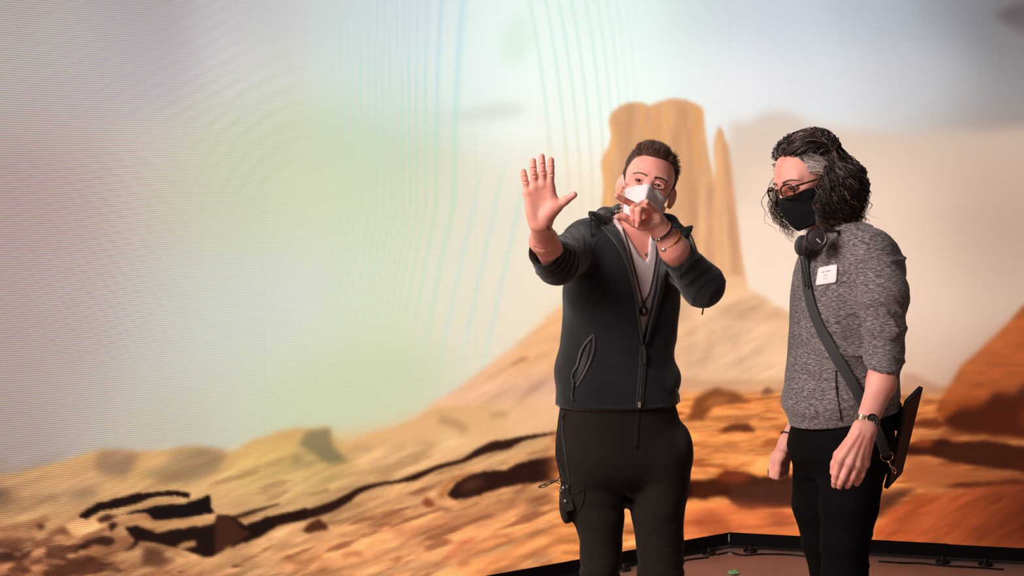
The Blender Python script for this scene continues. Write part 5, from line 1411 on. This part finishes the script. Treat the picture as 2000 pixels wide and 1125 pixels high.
# trousers
FQ = Field(b(1510, 1430) - [0, .3, 0], b(1790, 750, .35), .0065)
HIP = secB([(758, 1650, .138, .122), (795, 1650, .146, .124), (850, 1643, .156, .128), (880, 1639, .156, .128), (905, 1640, .135, .112), (925, 1640, .09, .08)])
FQ.put(loft(HIP, latB, froB, 2.3))
for P_, R_ in (([W(1668, 880, 3.43), W(1658, 985, 3.41), W(1651, 1057, 3.40), W(1650, 1120, 3.40), W(1662, 1240, 3.43), W(1676, 1400, 3.47)], [.094, .081, .068, .063, .060, .047]),
               ([W(1612, 880, 3.57), W(1602, 985, 3.58), W(1612, 1057, 3.58), W(1626, 1120, 3.58), W(1640, 1240, 3.61), W(1652, 1400, 3.64)], [.094, .081, .068, .063, .060, .047])):
    for i in range(5): FQ.put(ecap(P_[i], P_[i + 1], (R_[i], R_[i]), (R_[i + 1], R_[i + 1]), (1, 0, 0)), .045 if i == 0 else .012)
FQ.put(folds(.0035, 60, (.35, .1, .9), 41, b(1520, 1120) - [0, .3, 0], b(1760, 850, .3), .06, 3), 0, 'add')
FQ.put(folds(.004, 80, (.2, 0, 1), 43, b(1560, 1410) - [0, .3, 0], b(1740, 1280, .3), .05, 3), 0, 'add')
VQ, QQ = FQ.mesh(); VQ = smooth_mesh(VQ, QQ, 1, .4)
jeans = pn('trousers', VQ, QQ, M_JEAN); jeans['label'] = 'tight black jeans'
SQ = Surf(VQ, QQ)
# head
C_B = W(1577, 355, 3.5); M_B = basis(62, 16, -6)
NB = b(1634, 480)
FHB = head_field(.0028, NB, M_B, C_B); VHB, QHB = FHB.mesh(); VHB = smooth_mesh(VHB, QHB, 1, .3); VHBw = to_world(VHB, M_B, C_B)
SHL_B = Surf(VHB, QHB)
# near forearm and hand, back of the hand to the viewer
h6 = lambda x, y: (1600 + .16 * x, 780 + .16 * y)
def HB(x, y, Y): return W(*h6(x, y), Y)
FG = Field(W(1610, 965, 3.25) * [1, 0, 1] + [0, 3.12, 0], W(1790, 670, 3.25) * [1, 0, 1] + [0, 3.40, 0], .0020)
fw = (W2 - E2) / np.linalg.norm(W2 - E2); sx = np.cross(fw, [0, 1, 0])
FG.put(ecap(E2, W(1722, 748, 3.278), (.040, .038), (.0365, .034), sx)); FG.put(ecap(W(1722, 748, 3.278), W2, (.0365, .034), (.0285, .021), sx), .02)
kn = [((255, 745), 3.1770), ((372, 785), 3.1730), ((472, 800), 3.1770), ((553, 790), 3.1870)]
for (xy, Y_), st in zip(kn, ((490, 330), (540, 345), (590, 360), (620, 370))):
    FG.put(cap(HB(*st, 3.1750), HB(*xy, Y_), .0175, .0118), .014)
fg = [((250, 735), (200, 915), (186, 995), (186, 1048)), ((366, 778), (292, 950), (258, 1020), (246, 1062)), ((470, 795), (406, 950), (368, 1020), (345, 1060)), ((556, 782), (520, 915), (488, 985), (458, 1032))]
for (P4, (xy, Y_), r_) in zip(fg, kn, (.0098, .0098, .0095, .0085)):
    P_ = [HB(*P4[0], Y_), HB(*P4[1], Y_ + .001), HB(*P4[2], Y_ + .006), HB(*P4[3], Y_ + .013)]
    chain(FG, P_, [r_ * 1.08, r_, r_ * .92, r_ * .8], .0022, .006)
    FG.put(ell(P_[0] + V3((0, -.004, .002)), (.0105, .009, .010)), .008)
for (xy, Y_), st in zip(kn, ((490, 400), (540, 420), (590, 430), (615, 440))): FG.put(cap(HB(*st, 3.1580), HB(*xy, Y_ - .0080), .0024, .0030), .008)    # tendons
chain(FG, [HB(380, 520, 3.2170), HB(235, 680, 3.2070), HB(190, 790, 3.2050), HB(168, 890, 3.2070)], [.0165, .0125, .0105, .0085], .006, .012)                 # thumb
for P in ([(400, 470), (520, 520), (545, 570), (500, 630), (480, 700)], [(300, 590), (350, 600), (400, 560)]):                                        # veins
    S_ = [HB(x, y, 3.1945) for x, y in P]
    for i in range(len(S_) - 1): FG.put(cap(S_[i], S_[i + 1], .0024), .004)
VG, QG = FG.mesh()
# far hand: loose fist
h5 = lambda x, y: (1480 + .10667 * x, 840 + .10667 * y)
def HF(x, y, Y): return W(*h5(x, y), Y)
FF = Field(W(1488, 950, 3.70) * [1, 0, 1] + [0, 3.54, 0], W(1610, 740, 3.70) * [1, 0, 1] + [0, 3.79, 0], .0022)
FF.put(cap(E2r, W2r, .040, .0265))
FF.put(cap(W2r, HF(560, 250, 3.63), .026, .024), .02)
FF.put(cap(HF(540, 240, 3.63), HF(360, 520, 3.615), .0250, .0185), .016); FF.put(cap(HF(600, 260, 3.65), HF(470, 560, 3.645), .0250, .0185), .016)
chain(FF, [HF(330, 500, 3.612), HF(235, 800, 3.612), HF(300, 840, 3.590), HF(330, 770, 3.585)], [.0145, .0115, .0100, .0090], .003, .010)                # index, curled
chain(FF, [HF(400, 540, 3.620), HF(340, 850, 3.625), HF(420, 850, 3.600)], [.0140, .0115, .0100], .003, .010)
chain(FF, [HF(470, 560, 3.640), HF(450, 820, 3.645), HF(500, 820, 3.620)], [.0135, .0110, .0095], .003, .010)
chain(FF, [HF(520, 560, 3.660), HF(510, 770, 3.660)], [.0130, .0105], .003, .010)
chain(FF, [HF(440, 470, 3.600), HF(375, 600, 3.588), HF(370, 720, 3.582), HF(358, 860, 3.584)], [.0150, .0115, .0108, .0088], .003, .012)                # thumb
FF.put(ell(HF(380, 680, 3.612), (.022, .018, .026)), .008)
VF, QF = FF.mesh()
FB2 = Field(b(1500, 1440) - [0, .3, 0], b(1800, 440, .35), .011)
FB2.put(loft(SWE[:-4], latB, froB, 2.3, -.026)); FB2.put(loft(HIP, latB, froB, 2.3, -.018), .03)
FB2.put(cap(NB, b(1645, 540), .058, .07), .03)
FB2.put(cap(S2, E2, .046, .040), .02); FB2.put(cap(S2r, E2r, .046, .040), .02)
for P_ in ([W(1662, 930, 3.42), W(1650, 1110, 3.40), W(1676, 1410, 3.47)], [W(1612, 930, 3.58), W(1624, 1110, 3.58), W(1652, 1410, 3.64)]): chain(FB2, P_, [.068, .050, .036], .02)
VB2, QB2 = FB2.mesh()
Vb, Qb = join([(VHBw, QHB), (VG, QG), (VF, QF), (VB2, QB2)])
bodyB = pn('body', Vb, Qb, M_SKIN)
_pm = pm; pm = pn
eyes(bodyB, M_B, C_B, (-.05, -1, -.45), 0)
pm = _pm
bp, brr, bt = brow_strands(SHL_B, M_B, C_B, (70, 52, 46), 110)
hl_ = [k for k in range(len(bp)) if (M_B.T @ (bp[k][0] - C_B))[0] < 0]; hr_ = [k for k in range(len(bp)) if k not in set(hl_)]
for ks in (hl_, hr_): strands('eyebrow', [bp[k] for k in ks], [brr[k] for k in ks], [bt[k] for k in ks], bodyB)
# ---- black cloth mask
ridge = spline([(0, -.110, -.019), (0, -.121, -.036), (0, -.121, -.056), (0, -.113, -.080), (0, -.098, -.106), (0, -.078, -.124)], nv)
sidep = spline([(1, -.006, -.012), (1.0, -.008, -.035), (.98, -.010, -.055), (.94, -.014, -.078), (.86, -.022, -.098), (.72, -.034, -.114)], nv) * [.0735, 1, 1]
Vm = []
for i in range(nv):
    for u in np.linspace(-1, 1, nu):
        w = abs(u); p = ridge[i] * (1 - w) + sidep[i] * w; p[0] = np.sign(u) * abs(sidep[i][0]) * (1 - (1 - w) ** 1.6)
        n_ = V3((np.sign(u) * .7, -.7, 0)); bul = 4 * w * (1 - w)
        p = p + n_ * (bul * .0040 + .0009 * math.sin(i * .9 + 9 * w) * (w > .05)); Vm.append(p)
Vm = push_out(np.array(Vm), SHL_B, .0030)
maskB = pn('face_mask', to_world(Vm, M_B, C_B), Fm, M_MASKB); maskB['label'] = 'black cloth face mask'
sd = maskB.modifiers.new('thickness', 'SOLIDIFY'); sd.thickness = .0022; sd.offset = 1
# ---- glasses
gl = empty('glasses', tuple(C_B)); tag(gl, 'tortoiseshell glasses on the long-haired man', 'glasses')
M_TORT = plain('tortoiseshell', (46, 24, 19), .22, noise=.75, nscale=90)
def lens_mat():
    m, nt, bs = new_mat('lens'); out = nt.nodes['Material Output']; nt.nodes.remove(bs)
    t = N(nt, 'ShaderNodeBsdfTransparent'); t.inputs[0].default_value = (.88, .80, .78, 1)
    g = N(nt, 'ShaderNodeBsdfGlossy'); g.inputs['Roughness'].default_value = .02;     mx = N(nt, 'ShaderNodeMixShader'); mx.inputs[0].default_value = .07; nt.links.new(t.outputs[0], mx.inputs[1]); nt.links.new(g.outputs[0], mx.inputs[2]); nt.links.new(mx.outputs[0], out.inputs['Surface'])
    return m
M_LENS = lens_mat()
def gw(p): return to_world(np.asarray(p, float), M_B, C_B)
for s in (-1, 1):
    ctr = V3((s * .0335, -.1055, -.004))
    rim = [ctr + V3((.0225 * np.sign(math.cos(t)) * abs(math.cos(t)) ** .85, s * 0 + abs(math.cos(t)) * 0 + .006 * (s * math.cos(t)) * .8, .0195 * np.sign(math.sin(t)) * abs(math.sin(t)) ** .85)) for t in np.linspace(0, 2 * math.pi, 41)]
    under(MB().tube(gw(rim), .0026, 8, False).build('rim', M_TORT, None, True), gl)
    rr_ = np.array(rim[:-1]); n_ = len(rr_)
    V = np.vstack([gw(rr_ + [0, -.0006, 0]), gw(rr_ + [0, .0006, 0])]); F = [tuple(range(n_)), tuple(range(2 * n_ - 1, n_ - 1, -1))] + [(k, (k + 1) % n_, n_ + (k + 1) % n_, n_ + k) for k in range(n_)]
    under(mesh_obj('lens', V, F, M_LENS, None, False), gl)
    tp = spline([(s * .0555, -.099, .005), (s * .066, -.085, .005), (s * .0755, -.03, .004), (s * .080, .020, .003), (s * .080, .045, -.014)], 20)
    under(MB().tube(gw(tp), np.linspace(.0042, .0026, 20), 8, True, .55, (1, 0, 0)).build('temple', M_TORT, None, True), gl)
under(MB().tube(gw(spline([(-.0115, -.1075, .003), (0, -.111, .006), (.0115, -.1075, .003)], 10)), .0022, 8).build('bridge', M_TORT, None, True), gl)
# ---- long curly hair
r = np.random.default_rng(11)
FHB2 = Field((-.12, -.12, -.17), (.12, .15, .15), .004)
FHB2.put(ell((0, .022, .042), (.0830, .101, .0860)))
FHB2.put(ell((0, .065, -.045), (.082, .060, .105)), .03)
for s in (-1, 1): FHB2.put(ell((s * .072, .040, -.055), (.022, .040, .085)), .03)
FHB2.put(ell((0, -.104, .000), (.0840, .102, .110)), .006, 's')
FHB2.put(ell((0, -.055, -.09), (.062, .075, .12)), .01, 's')
VH2, QH2 = FHB2.mesh(); VH2 = smooth_mesh(VH2, QH2, 2, .5)
hairB = pn('hair', to_world(VH2, M_B, C_B), QH2, M_HAIR, bodyB); const_tone(hairB, (26, 22, 22)); hairB['label'] = 'long dark curly hair with grey at the temple'
P_, R_, T_ = [], [], []
def env(az, z):
    """outer radius of the mass of hair round the head axis at height z (head frame)"""
    t = np.clip((.07 - z) / .20, 0, 1)
    k = .098 + .040 * math.sin(math.pi * min(1, t * .95 + .05)) + .012 * t
    return k
for i in range(3300):
    az = r.uniform(-math.pi, math.pi)                        # 0 = straight back, +-pi = face
    el_ = math.asin(r.uniform(-.35, .995))
    d0 = V3((math.sin(az) * math.cos(el_), math.cos(az) * math.cos(el_), math.sin(el_)))
    root = V3((0, .022, .042)) + d0 * V3((.080, .098, .083))
    if root[1] < -.015 and root[2] < .088 - .25 * abs(root[0]): continue          # face stays free
    if root[2] < -.03 and root[1] < .0: continue
    side = np.sign(root[0]) if abs(root[0]) > .012 else r.choice([-1, 1])
    faz = az
    if abs(az) > 1.5 or (abs(root[0]) > .05 and r.random() < .45): faz = side * r.uniform(1.25, 2.38 if side > 0 else 2.30)
    elif abs(root[0]) < .03: faz = r.uniform(-1.2, 1.2)
    if side < 0 and abs(faz) > 1.5:
        if r.random() < .84: continue
        faz = -r.uniform(1.8, 2.42)
    frontal = abs(faz) > 1.5
    lay = r.uniform(.66, 1.0) if not frontal else r.uniform(.88, 1.04); zend = -.112 - .058 * r.random()
    if frontal: zend = -.112 - .050 * r.random()
    npt = 42; t = np.linspace(0, 1, npt)
    zz = root[2] + (.016 * np.sin(np.pi * np.clip(t * 2.6, 0, 1)) if root[2] > .05 else 0) + (zend - root[2]) * np.clip((t - .10) / .90, 0, 1) ** 1.25
    a0 = math.atan2(root[0], root[1] - .022); da = (faz - a0 + math.pi) % (2 * math.pi) - math.pi
    go = np.clip(t * (1.5 if frontal else 2.2), 0, 1) ** (1.1 if frontal else .8)
    if frontal and root[2] > .05: go = np.clip((t - .22) * 1.7, 0, 1); da0 = side * 1.35 - a0; az_t = a0 + da0 * np.clip(t * 4, 0, 1) + (faz - side * 1.35) * go
    else: az_t = a0 + da * go
    rad0 = math.hypot(root[0], root[1] - .022)
    rad = np.array([rad0 + (env(az_t[k], zz[k]) * lay * (1.0 if not frontal else (.92 if side > 0 else 1.02)) - rad0) * np.clip(t[k] * 1.8, 0, 1) ** .9 for k in range(npt)])
    path = np.stack([np.sin(az_t) * rad * .96, .022 + np.cos(az_t) * rad * 1.02, zz], 1)
    if root[2] > .06: path += d0 * (.010 * np.exp(-((t - .12) / .14) ** 2))[:, None]
    amp = (.0008 + .0125 * t ** 1.1) * (.45 + .8 * r.random()); w_ = r.uniform(22, 40); ph = r.uniform(0, 6.28)
    u1 = V3((math.cos(faz), -math.sin(faz), 0)); u2 = V3((math.sin(faz), math.cos(faz), 0))
    path += u1 * (amp * np.cos(w_ * t ** 1.15 + ph))[:, None] + u2 * (amp * .8 * np.sin(w_ * t ** 1.15 + ph))[:, None]
    if r.random() < .06: path += (u1 * r.normal(0, .016) + u2 * abs(r.normal(0, .016)))[None] * (t ** 2)[:, None]
    P_.append(to_world(path, M_B, C_B)); R_.append(r.uniform(.0006, .0013))
    tone = lin((64, 52, 49)) * (.3 + 1.0 * r.random() ** 1.6)
    if r.random() < .05: tone = lin((158, 142, 134))
    elif r.random() < .13: tone = lin((122, 94, 82))
    T_.append(tone)
for i in range(760):                                         # grey sweep at the temples
    s = 1 if i < 620 else -1
    root = V3((s * (.062 + .012 * r.random()), -.050 + .030 * r.random(), .030 + .050 * r.random())); 
    end = V3((s * (.088 + .006 * r.random()), .010 + .035 * r.random(), -.020 + .05 * r.random()))
    t = np.linspace(0, 1, 12)[:, None]; mid = (root + end) / 2 + V3((s * .016, 0, .012))
    path = (1 - t) ** 2 * root + 2 * t * (1 - t) * mid + t * t * end + r.normal(0, .0012, 3)
    P_.append(to_world(path, M_B, C_B)); R_.append(.0006)
    k = np.clip((root[2] - .062) / .02, 0, 1); T_.append((lin((240, 226, 220)) * (1 - k) + lin((80, 66, 62)) * k) * (.75 + .5 * r.random()))
for i in range(1100):                                         # swept back from the forehead
    x = r.uniform(-.058, .060); root = V3((x, -.066 + .030 * (abs(x) / .06) ** 2 + r.uniform(0, .02), .098 - .030 * (abs(x) / .06) ** 2 + r.uniform(-.004, .006)))
    s = 1 if x > -.01 else -1; end = V3((s * r.uniform(.02, .10), r.uniform(.0, .09), r.uniform(.0, .10))); end = end / np.linalg.norm(end / V3((.083, .101, .087))) * r.uniform(1.0, 1.08) + V3((0, .022, .042)) * .6
    t = np.linspace(0, 1, 16)[:, None]; m1 = root + V3((s * .004, -.004, .030)); m2 = (root + end) / 2 + V3((s * .008, 0, .038))
    path = (1 - t) ** 3 * root + 3 * t * (1 - t) ** 2 * m1 + 3 * t * t * (1 - t) * m2 + t ** 3 * end
    path = path + np.sin(t * 9 + x * 80) * .0018
    P_.append(to_world(path, M_B, C_B)); R_.append(.0008)
    tone = lin((50, 40, 38)) * (.4 + 1.0 * r.random()); T_.append(lin((168, 152, 146)) if r.random() < .10 else tone)
strands('hair_strands', P_, R_, T_, hairB, taper=.2, nside=3)
# ---- strap across the chest
def both(q, off):
    c = [k for k in (SS.hit(*q, off), SQ.hit(*q, off)) if k[0] is not None]
    return min(c, key=lambda k: k[0][1]) if c else (None, None)
SPATH = [(1582, 486), (1577, 512), (1578, 545), (1586, 590), (1600, 630), (1620, 672), (1643, 712), (1666, 752), (1687, 795)]
pp, nn = [], []
for q in spline(SPATH, 60):
    p, n_ = both(q, .010)
    if p is not None: pp.append(p); nn.append(n_)
pp = list(smooth_path(pp, 24)); nn = list(smooth_path(nn, 24))
p_end = W(1732, 893, 3.355); n_end = V3((.25, -.95, .1)); p0_, n0_ = pp[-1], nn[-1]
for t in np.linspace(.06, 1, 20): pp.append(p0_ * (1 - t) + p_end * t + V3((.0, -.022, 0)) * math.sin(math.pi * t)); nn.append(n0_ * (1 - t) + n_end * t)
pp = smooth_path(pp, 5); nn = np.array(nn); nn /= np.linalg.norm(nn, axis=1)[:, None]
stp = strip(pp, nn, .030, .0014).build('shoulder_strap', M_STRAP, None, True); tag(stp, 'charcoal webbing strap slung across the grey sweater', 'strap')
# ---- tablet hung at the hip
tr_ = W(1799, 757, 3.46); br_c = W(1759, 922, 3.58); d1 = br_c - tr_; Lt = np.linalg.norm(d1); d1 /= Lt
d2 = V3((-.5, -.6, -.2)); d2 -= d1 * (d2 @ d1); d2 /= np.linalg.norm(d2); d3 = np.cross(d1, d2)
if d3[0] > 0: d3 = -d3
HW = .052
tc_ = tr_ + d1 * Lt / 2 + d2 * HW
tab = empty('tablet', tuple(tc_)); tag(tab, 'tablet in a black case hanging at the hip from the shoulder strap', 'tablet')
axt = np.array([d1, d2, d3])
under(MB().box(tc_, (Lt / 2, HW, .0045), axt).build('case', M_CASE, None, False), tab)
under(MB().box(tc_ + d3 * .0055, (Lt / 2 - .012, HW - .011, .0012), axt).build('screen', M_SCREEN, None, False), tab)
for s1, s2, h1, h2 in ((0, -1, Lt / 2, .005), (0, 1, Lt / 2, .005), (-1, 0, .005, HW), (1, 0, .005, HW)):
    under(MB().box(tc_ + d1 * s1 * (Lt / 2 - .002) + d2 * s2 * (HW - .0015) + d3 * .001, (h1, h2, .0055), axt).build('bumper', M_CASE, None, False), tab)
gp = spline([tr_ + d1 * t_ + d2 * .078 + d3 * .016 for t_ in (.035, .06, .09, .115)], 14)
under(MB().tube(gp, [.004, .010, .014, .015] + [.015] * 6 + [.014, .012, .009, .004], 12).build('hand_grip', M_RUBBER, None, True), tab)
under(MB().lathe(W(1753, 788, 3.43), (0, -1, 0), [(.002, 0), (.003, .002), (.001, .004)], 8).build('stud', M_GOLD, None, True), tab)
# ---- ring and swivel clip
cl = empty('snap_hook', tuple(W(1740, 895, 3.35))); tag(cl, 'gold snap hook and ring joining the strap to the tablet', 'hook')
rg = [W(1732 + 12 * math.cos(t), 891 + 10 * math.sin(t), 3.345 + .006 * math.cos(t)) for t in np.linspace(-.25 * math.pi, 1.1 * math.pi, 26)]
under(MB().tube(rg, .0014, 7).build('ring', M_GOLD, None, True), cl)
under(MB().tube(spline([W(1735, 901, 3.345), W(1739, 909, 3.345), W(1743, 917, 3.345), W(1744, 924, 3.345)], 12), [.0035, .0032, .0028, .0026, .0024, .0022, .0022, .0020, .0020, .0018, .0016, .0014], 8).build('swivel', M_GOLD, None, True), cl)
under(MB().tube(spline([W(1738, 911, 3.342), W(1745, 913, 3.342), W(1750, 920, 3.342), W(1748, 926, 3.342)], 14), .0016, 7).build('hook', M_GOLD, None, True), cl)
# ---- name sticker
def on_sw(x, y, off=.0015):
    p, n_ = SS.hit(x, y, off); return p, n_
TL, TR, BR, BL = (1598.5, 523), (1635.5, 516), (1633, 551.5), (1592.5, 558)
gv = []; n1, n2 = 13, 11
for j in range(n2):
    for i in range(n1):
        u, v = i / (n1 - 1), j / (n2 - 1)
        # rounded corners
        cu, cv = u, v; rr = .10
        q = (1 - v) * ((1 - u) * np.array(TL) + u * np.array(TR)) + v * ((1 - u) * np.array(BL) + u * np.array(BR))
        gv.append(q)
pts3 = []
for q in gv:
    p, n_ = on_sw(*q); pts3.append(p)
pts3 = np.array(pts3); G = pts3.reshape(n2, n1, 3).copy()
for _ in range(6): G[1:-1, 1:-1] = (G[:-2, 1:-1] + G[2:, 1:-1] + G[1:-1, :-2] + G[1:-1, 2:]) / 4
G += V3((0, -.0035, 0)); ctrG = G.mean((0, 1))
for (j, i) in ((0, 0), (0, n1 - 1), (n2 - 1, 0), (n2 - 1, n1 - 1)): G[j, i] += (ctrG - G[j, i]) * .06
M_STICK = plain('white_paper', (238, 232, 234), .6); M_INK = plain('grey_print', (150, 142, 146), .7)
Ff = [(j * n1 + i, j * n1 + i + 1, (j + 1) * n1 + i + 1, (j + 1) * n1 + i) for j in range(n2 - 1) for i in range(n1 - 1)]
stk_ = mesh_obj('name_sticker', G.reshape(-1, 3), Ff, M_STICK, None, True); tag(stk_, 'white paper name sticker on the chest of the grey sweater', 'sticker')
sd = stk_.modifiers.new('thickness', 'SOLIDIFY'); sd.thickness = .0006; sd.offset = 0
def gpt(u, v):
    x, y = u * (n1 - 1), v * (n2 - 1); i, j = min(int(x), n1 - 2), min(int(y), n2 - 2); fx_, fy_ = x - i, y - j
    return (G[j, i] * (1 - fx_) + G[j, i + 1] * fx_) * (1 - fy_) + (G[j + 1, i] * (1 - fx_) + G[j + 1, i + 1] * fx_) * fy_ + V3((0, -.0009, 0))
for row, (u0, u1, v) in enumerate(((.22, .36, .30), (.40, .66, .29), (.34, .54, .50), (.34, .42, .68), (.45, .53, .68))):
    mb = MB(); L_ = [gpt(u, v) for u in np.linspace(u0, u1, 6)]; h_ = .0013 if row < 2 else .0008
    V = [p + V3((0, 0, h_ * sgn)) for p in L_ for sgn in (-1, 1)]
    F = [(2 * k, 2 * k + 2, 2 * k + 3, 2 * k + 1) for k in range(5)]
    o = mesh_obj('print_line', V, F, M_INK, None, False); o.parent = stk_
# ---- headphones round the neck
h7 = lambda x, y: (1540 + .10667 * x, 440 + .10667 * y)
hp_ = empty('headphones', tuple(W(1593, 465, 3.33))); tag(hp_, 'dark headphones hanging round the neck above the sweater', 'headphones')
c1 = W(*h7(505, 235), 3.345); nrm1 = V3((-.22, -.96, .16)); nrm1 /= np.linalg.norm(nrm1)
cup = under(MB().lathe(c1, nrm1, [(.020, -.022), (.0285, -.018), (.0300, -.006), (.0300, .000), (.0280, .006), (.0265, .0065), (.0255, .0050), (.020, .0066), (.001, .0072)], 40).build('ear_cup', M_HPH, None, True), hp_)
under(MB().lathe(c1, nrm1, [(.018, -.036), (.026, -.034), (.0315, -.028), (.0315, -.020), (.026, -.017)], 36).build('ear_pad', M_PAD, None, True), hp_)
c2 = W(*h7(240, 370), 3.43); nrm2 = V3((-.90, -.40, .10)); nrm2 /= np.linalg.norm(nrm2)
under(MB().lathe(c2, nrm2, [(.018, -.022), (.028, -.018), (.0298, -.006), (.0290, .002), (.024, .007), (.001, .008)], 40).build('ear_cup', M_HPH, None, True), hp_)
under(MB().lathe(c2, nrm2, [(.018, -.036), (.026, -.034), (.0310, -.028), (.0310, -.020), (.026, -.017)], 36).build('ear_pad', M_PAD, None, True), hp_)
band = spline([c1 + V3((.012, .012, .020)), W(1625, 452, 3.38), W(1658, 449, 3.46), W(1664, 446, 3.56), W(1640, 440, 3.66), W(1596, 452, 3.60), c2 + V3((.02, .03, .01))], 50)
under(MB().tube(band, .0062, 10, True, .5).build('headband', M_HPH, None, True), hp_)
# maker's name on the cup
fc = bpy.data.curves.new('cup_lettering', 'FONT'); fc.body = 'SONY'; fc.size = .0058; fc.extrude = .0002; fc.align_x = 'CENTER'; fc.align_y = 'CENTER'; fc.offset = .00012
fo = bpy.data.objects.new('tmp_text', fc); COL.objects.link(fo)
bpy.context.view_layer.update()
me = bpy.data.meshes.new_from_object(fo.evaluated_get(bpy.context.evaluated_depsgraph_get())); COL.objects.unlink(fo); bpy.data.objects.remove(fo)
me.materials.clear(); me.materials.append(plain('white_print', (232, 226, 226), .5))
to = bpy.data.objects.new('lettering', me); COL.objects.link(to)
xa = W(*h7(590, 325), 3.33) - W(*h7(515, 240), 3.33); xa -= nrm1 * (xa @ nrm1); xa /= np.linalg.norm(xa); ya = np.cross(nrm1, xa)
pc = c1 + nrm1 * .0074; tgt = W(*h7(553, 282), 3.33); dlt = tgt - pc; dlt -= nrm1 * (dlt @ nrm1); pc = pc + dlt * .95
to.matrix_world = Matrix(((xa[0], ya[0], nrm1[0], pc[0]), (xa[1], ya[1], nrm1[1], pc[1]), (xa[2], ya[2], nrm1[2], pc[2]), (0, 0, 0, 1)))
mw = to.matrix_world.copy(); me.transform(mw); to.matrix_world = Matrix.Identity(4); to.parent = cup
for P, Y_ in (([(1572, 476), (1571, 495), (1573, 520), (1580, 555), (1588, 590)], 3.40), ([(1562, 498), (1566, 520), (1572, 545), (1582, 580)], 3.41)):
    Q_ = []
    for q in spline(P, 26):
        p, n_ = SS.hit(*q, .007); Q_.append(p if p is not None and p[1] < Y_ + .03 else W(*q, Y_))
    under(MB().tube(smooth_path(Q_, 4), .0017, 6).build('cable', M_CORD, None, True), hp_)
Q_ = [both(q, .003)[0] for q in spline([(1633, 722), (1633, 745), (1635, 770), (1639, 795), (1643, 822)], 24)]
free(MB().tube(smooth_path(Q_, 4), [.0015] * 8 + [.0026] * 4 + [.0015] * 12, 6), 'headphone_cable', M_CORD, 'thin black headphone cable hanging down the front of the grey sweater', 'cable')
# ---- wrist watch
wc = W(1693.5, 825, 3.2235)
wa = empty('wrist_watch', tuple(wc)); tag(wa, 'steel and gold wrist watch with a black dial', 'watch')
ax1 = fw; dn_ = V3((.28, -.93, .20)); dn_ -= ax1 * (dn_ @ ax1); dn_ /= np.linalg.norm(dn_); sd_ = np.cross(ax1, dn_)
dc = wc + dn_ * .0245 + sd_ * .0
case_ = under(MB().lathe(dc, dn_, [(.0150, -.007), (.0190, -.005), (.0195, .000), (.0185, .003)], 40).build('case', M_STEEL, None, True), wa)
under(MB().lathe(dc, dn_, [(.0192, .0028), (.0185, .0045), (.0160, .0052), (.0145, .0046)], 40).build('bezel', plain('black_bezel', (24, 22, 22), .25), None, True), wa)
under(MB().lathe(dc, dn_, [(.0196, .0015), (.0199, .0028), (.0192, .0036)], 40).build('bezel_ring', M_GOLD, None, True), wa)
dial = under(MB().lathe(dc, dn_, [(.0150, .0030), (.0148, .0047), (.001, .0049)], 36).build('dial', plain('dial_charcoal', (58, 52, 50), .3), None, False), wa)
for k in range(12):
    t = k * math.pi / 6; pc_ = dc + dn_ * .0052 + (ax1 * math.cos(t) + sd_ * math.sin(t)) * .0118
    o = MB().lathe(pc_, dn_, [(.0011, 0), (.0011, .0004), (.0004, .0006)], 8).build('hour_marker', M_STEEL, None, True); o.parent = dial
for ang, ln in ((1.0, .0075), (-.55, .0105)):
    t = ax1 * math.cos(ang) + sd_ * math.sin(ang)
    o = MB().tube([dc + dn_ * .0057, dc + dn_ * .0057 + t * ln], [.0008, .0005], 5).build('hand', M_STEEL, None, True); o.parent = dial
under(MB().tube([dc + ax1 * .0195, dc + ax1 * .0235], [.0025, .0025], 10).build('crown', M_GOLD, None, True), wa)
for k in range(30):
    t = 2 * math.pi * k / 30
    if abs((t + math.pi) % (2 * math.pi) - math.pi) < .50: continue
    q = wc + dn_ * .0245 * math.cos(t) + sd_ * .0325 * math.sin(t); nr_ = dn_ * math.cos(t) / .0245 + sd_ * math.sin(t) / .0325; nr_ /= np.linalg.norm(nr_); tg = np.cross(ax1, nr_)
    for sx_, mt in ((-1, M_STEEL), (0, M_GOLD), (1, M_STEEL)):
        under(MB().box(q + ax1 * sx_ * .0060 + nr_ * .0012, (.0027, .0027, .0013), np.array([ax1, tg, nr_])).build('bracelet_link', mt, None, False), wa)
q_ = ring_on(W2r * .55 + HF(560, 250, 3.63) * .45 + V3((0, 0, .012)), W2r - E2r, .0305, .0300, (1, 0, 0), 32)
free(MB().tube(q_, .0022, 6, False), 'wristband', M_CORD, 'thin black band on the far wrist of the man in the grey sweater', 'wristband')
# pocket line of the jeans and shoes
P, n_ = SQ.path([(1612, 842), (1622, 852), (1640, 857), (1662, 852)], 20, .0006)
if len(P) > 4: pnb(MB().tube(smooth_path(P), .0014, 5), 'pocket_seam', M_JEAN, jeans)
def shoe_at(c, toe):
    F = Field(c + V3((-.24, -.2, 0)), c + V3((.12, .14, .13)), .005); t = V3(toe) / np.linalg.norm(toe)
    F.put(ecap(c - t * .03 + V3((0, 0, .05)), c + t * .13 + V3((0, 0, .036)), (.042, .048), (.044, .032), np.cross(t, [0, 0, 1])))
    F.put(cap(c + V3((0, 0, .06)), c + V3((0, 0, .11)), .043, .042), .03)
    F.put(ecap(c - t * .04 + V3((0, 0, .016)), c + t * .15 + V3((0, 0, .016)), (.044, .016), (.047, .016), np.cross(t, [0, 0, 1])), .004)
    F.put(half(c + V3((0, 0, .002)), (0, 0, -1), c - .4, c + .4), 0, 'i')
    return F.mesh()
for px, Y_ in ((1676, 3.47), (1652, 3.64)):
    c = W(px, 1410, Y_); V, Q = shoe_at(V3((c[0], Y_, 0)), froB); pn('shoe', V, Q, M_SHOE)
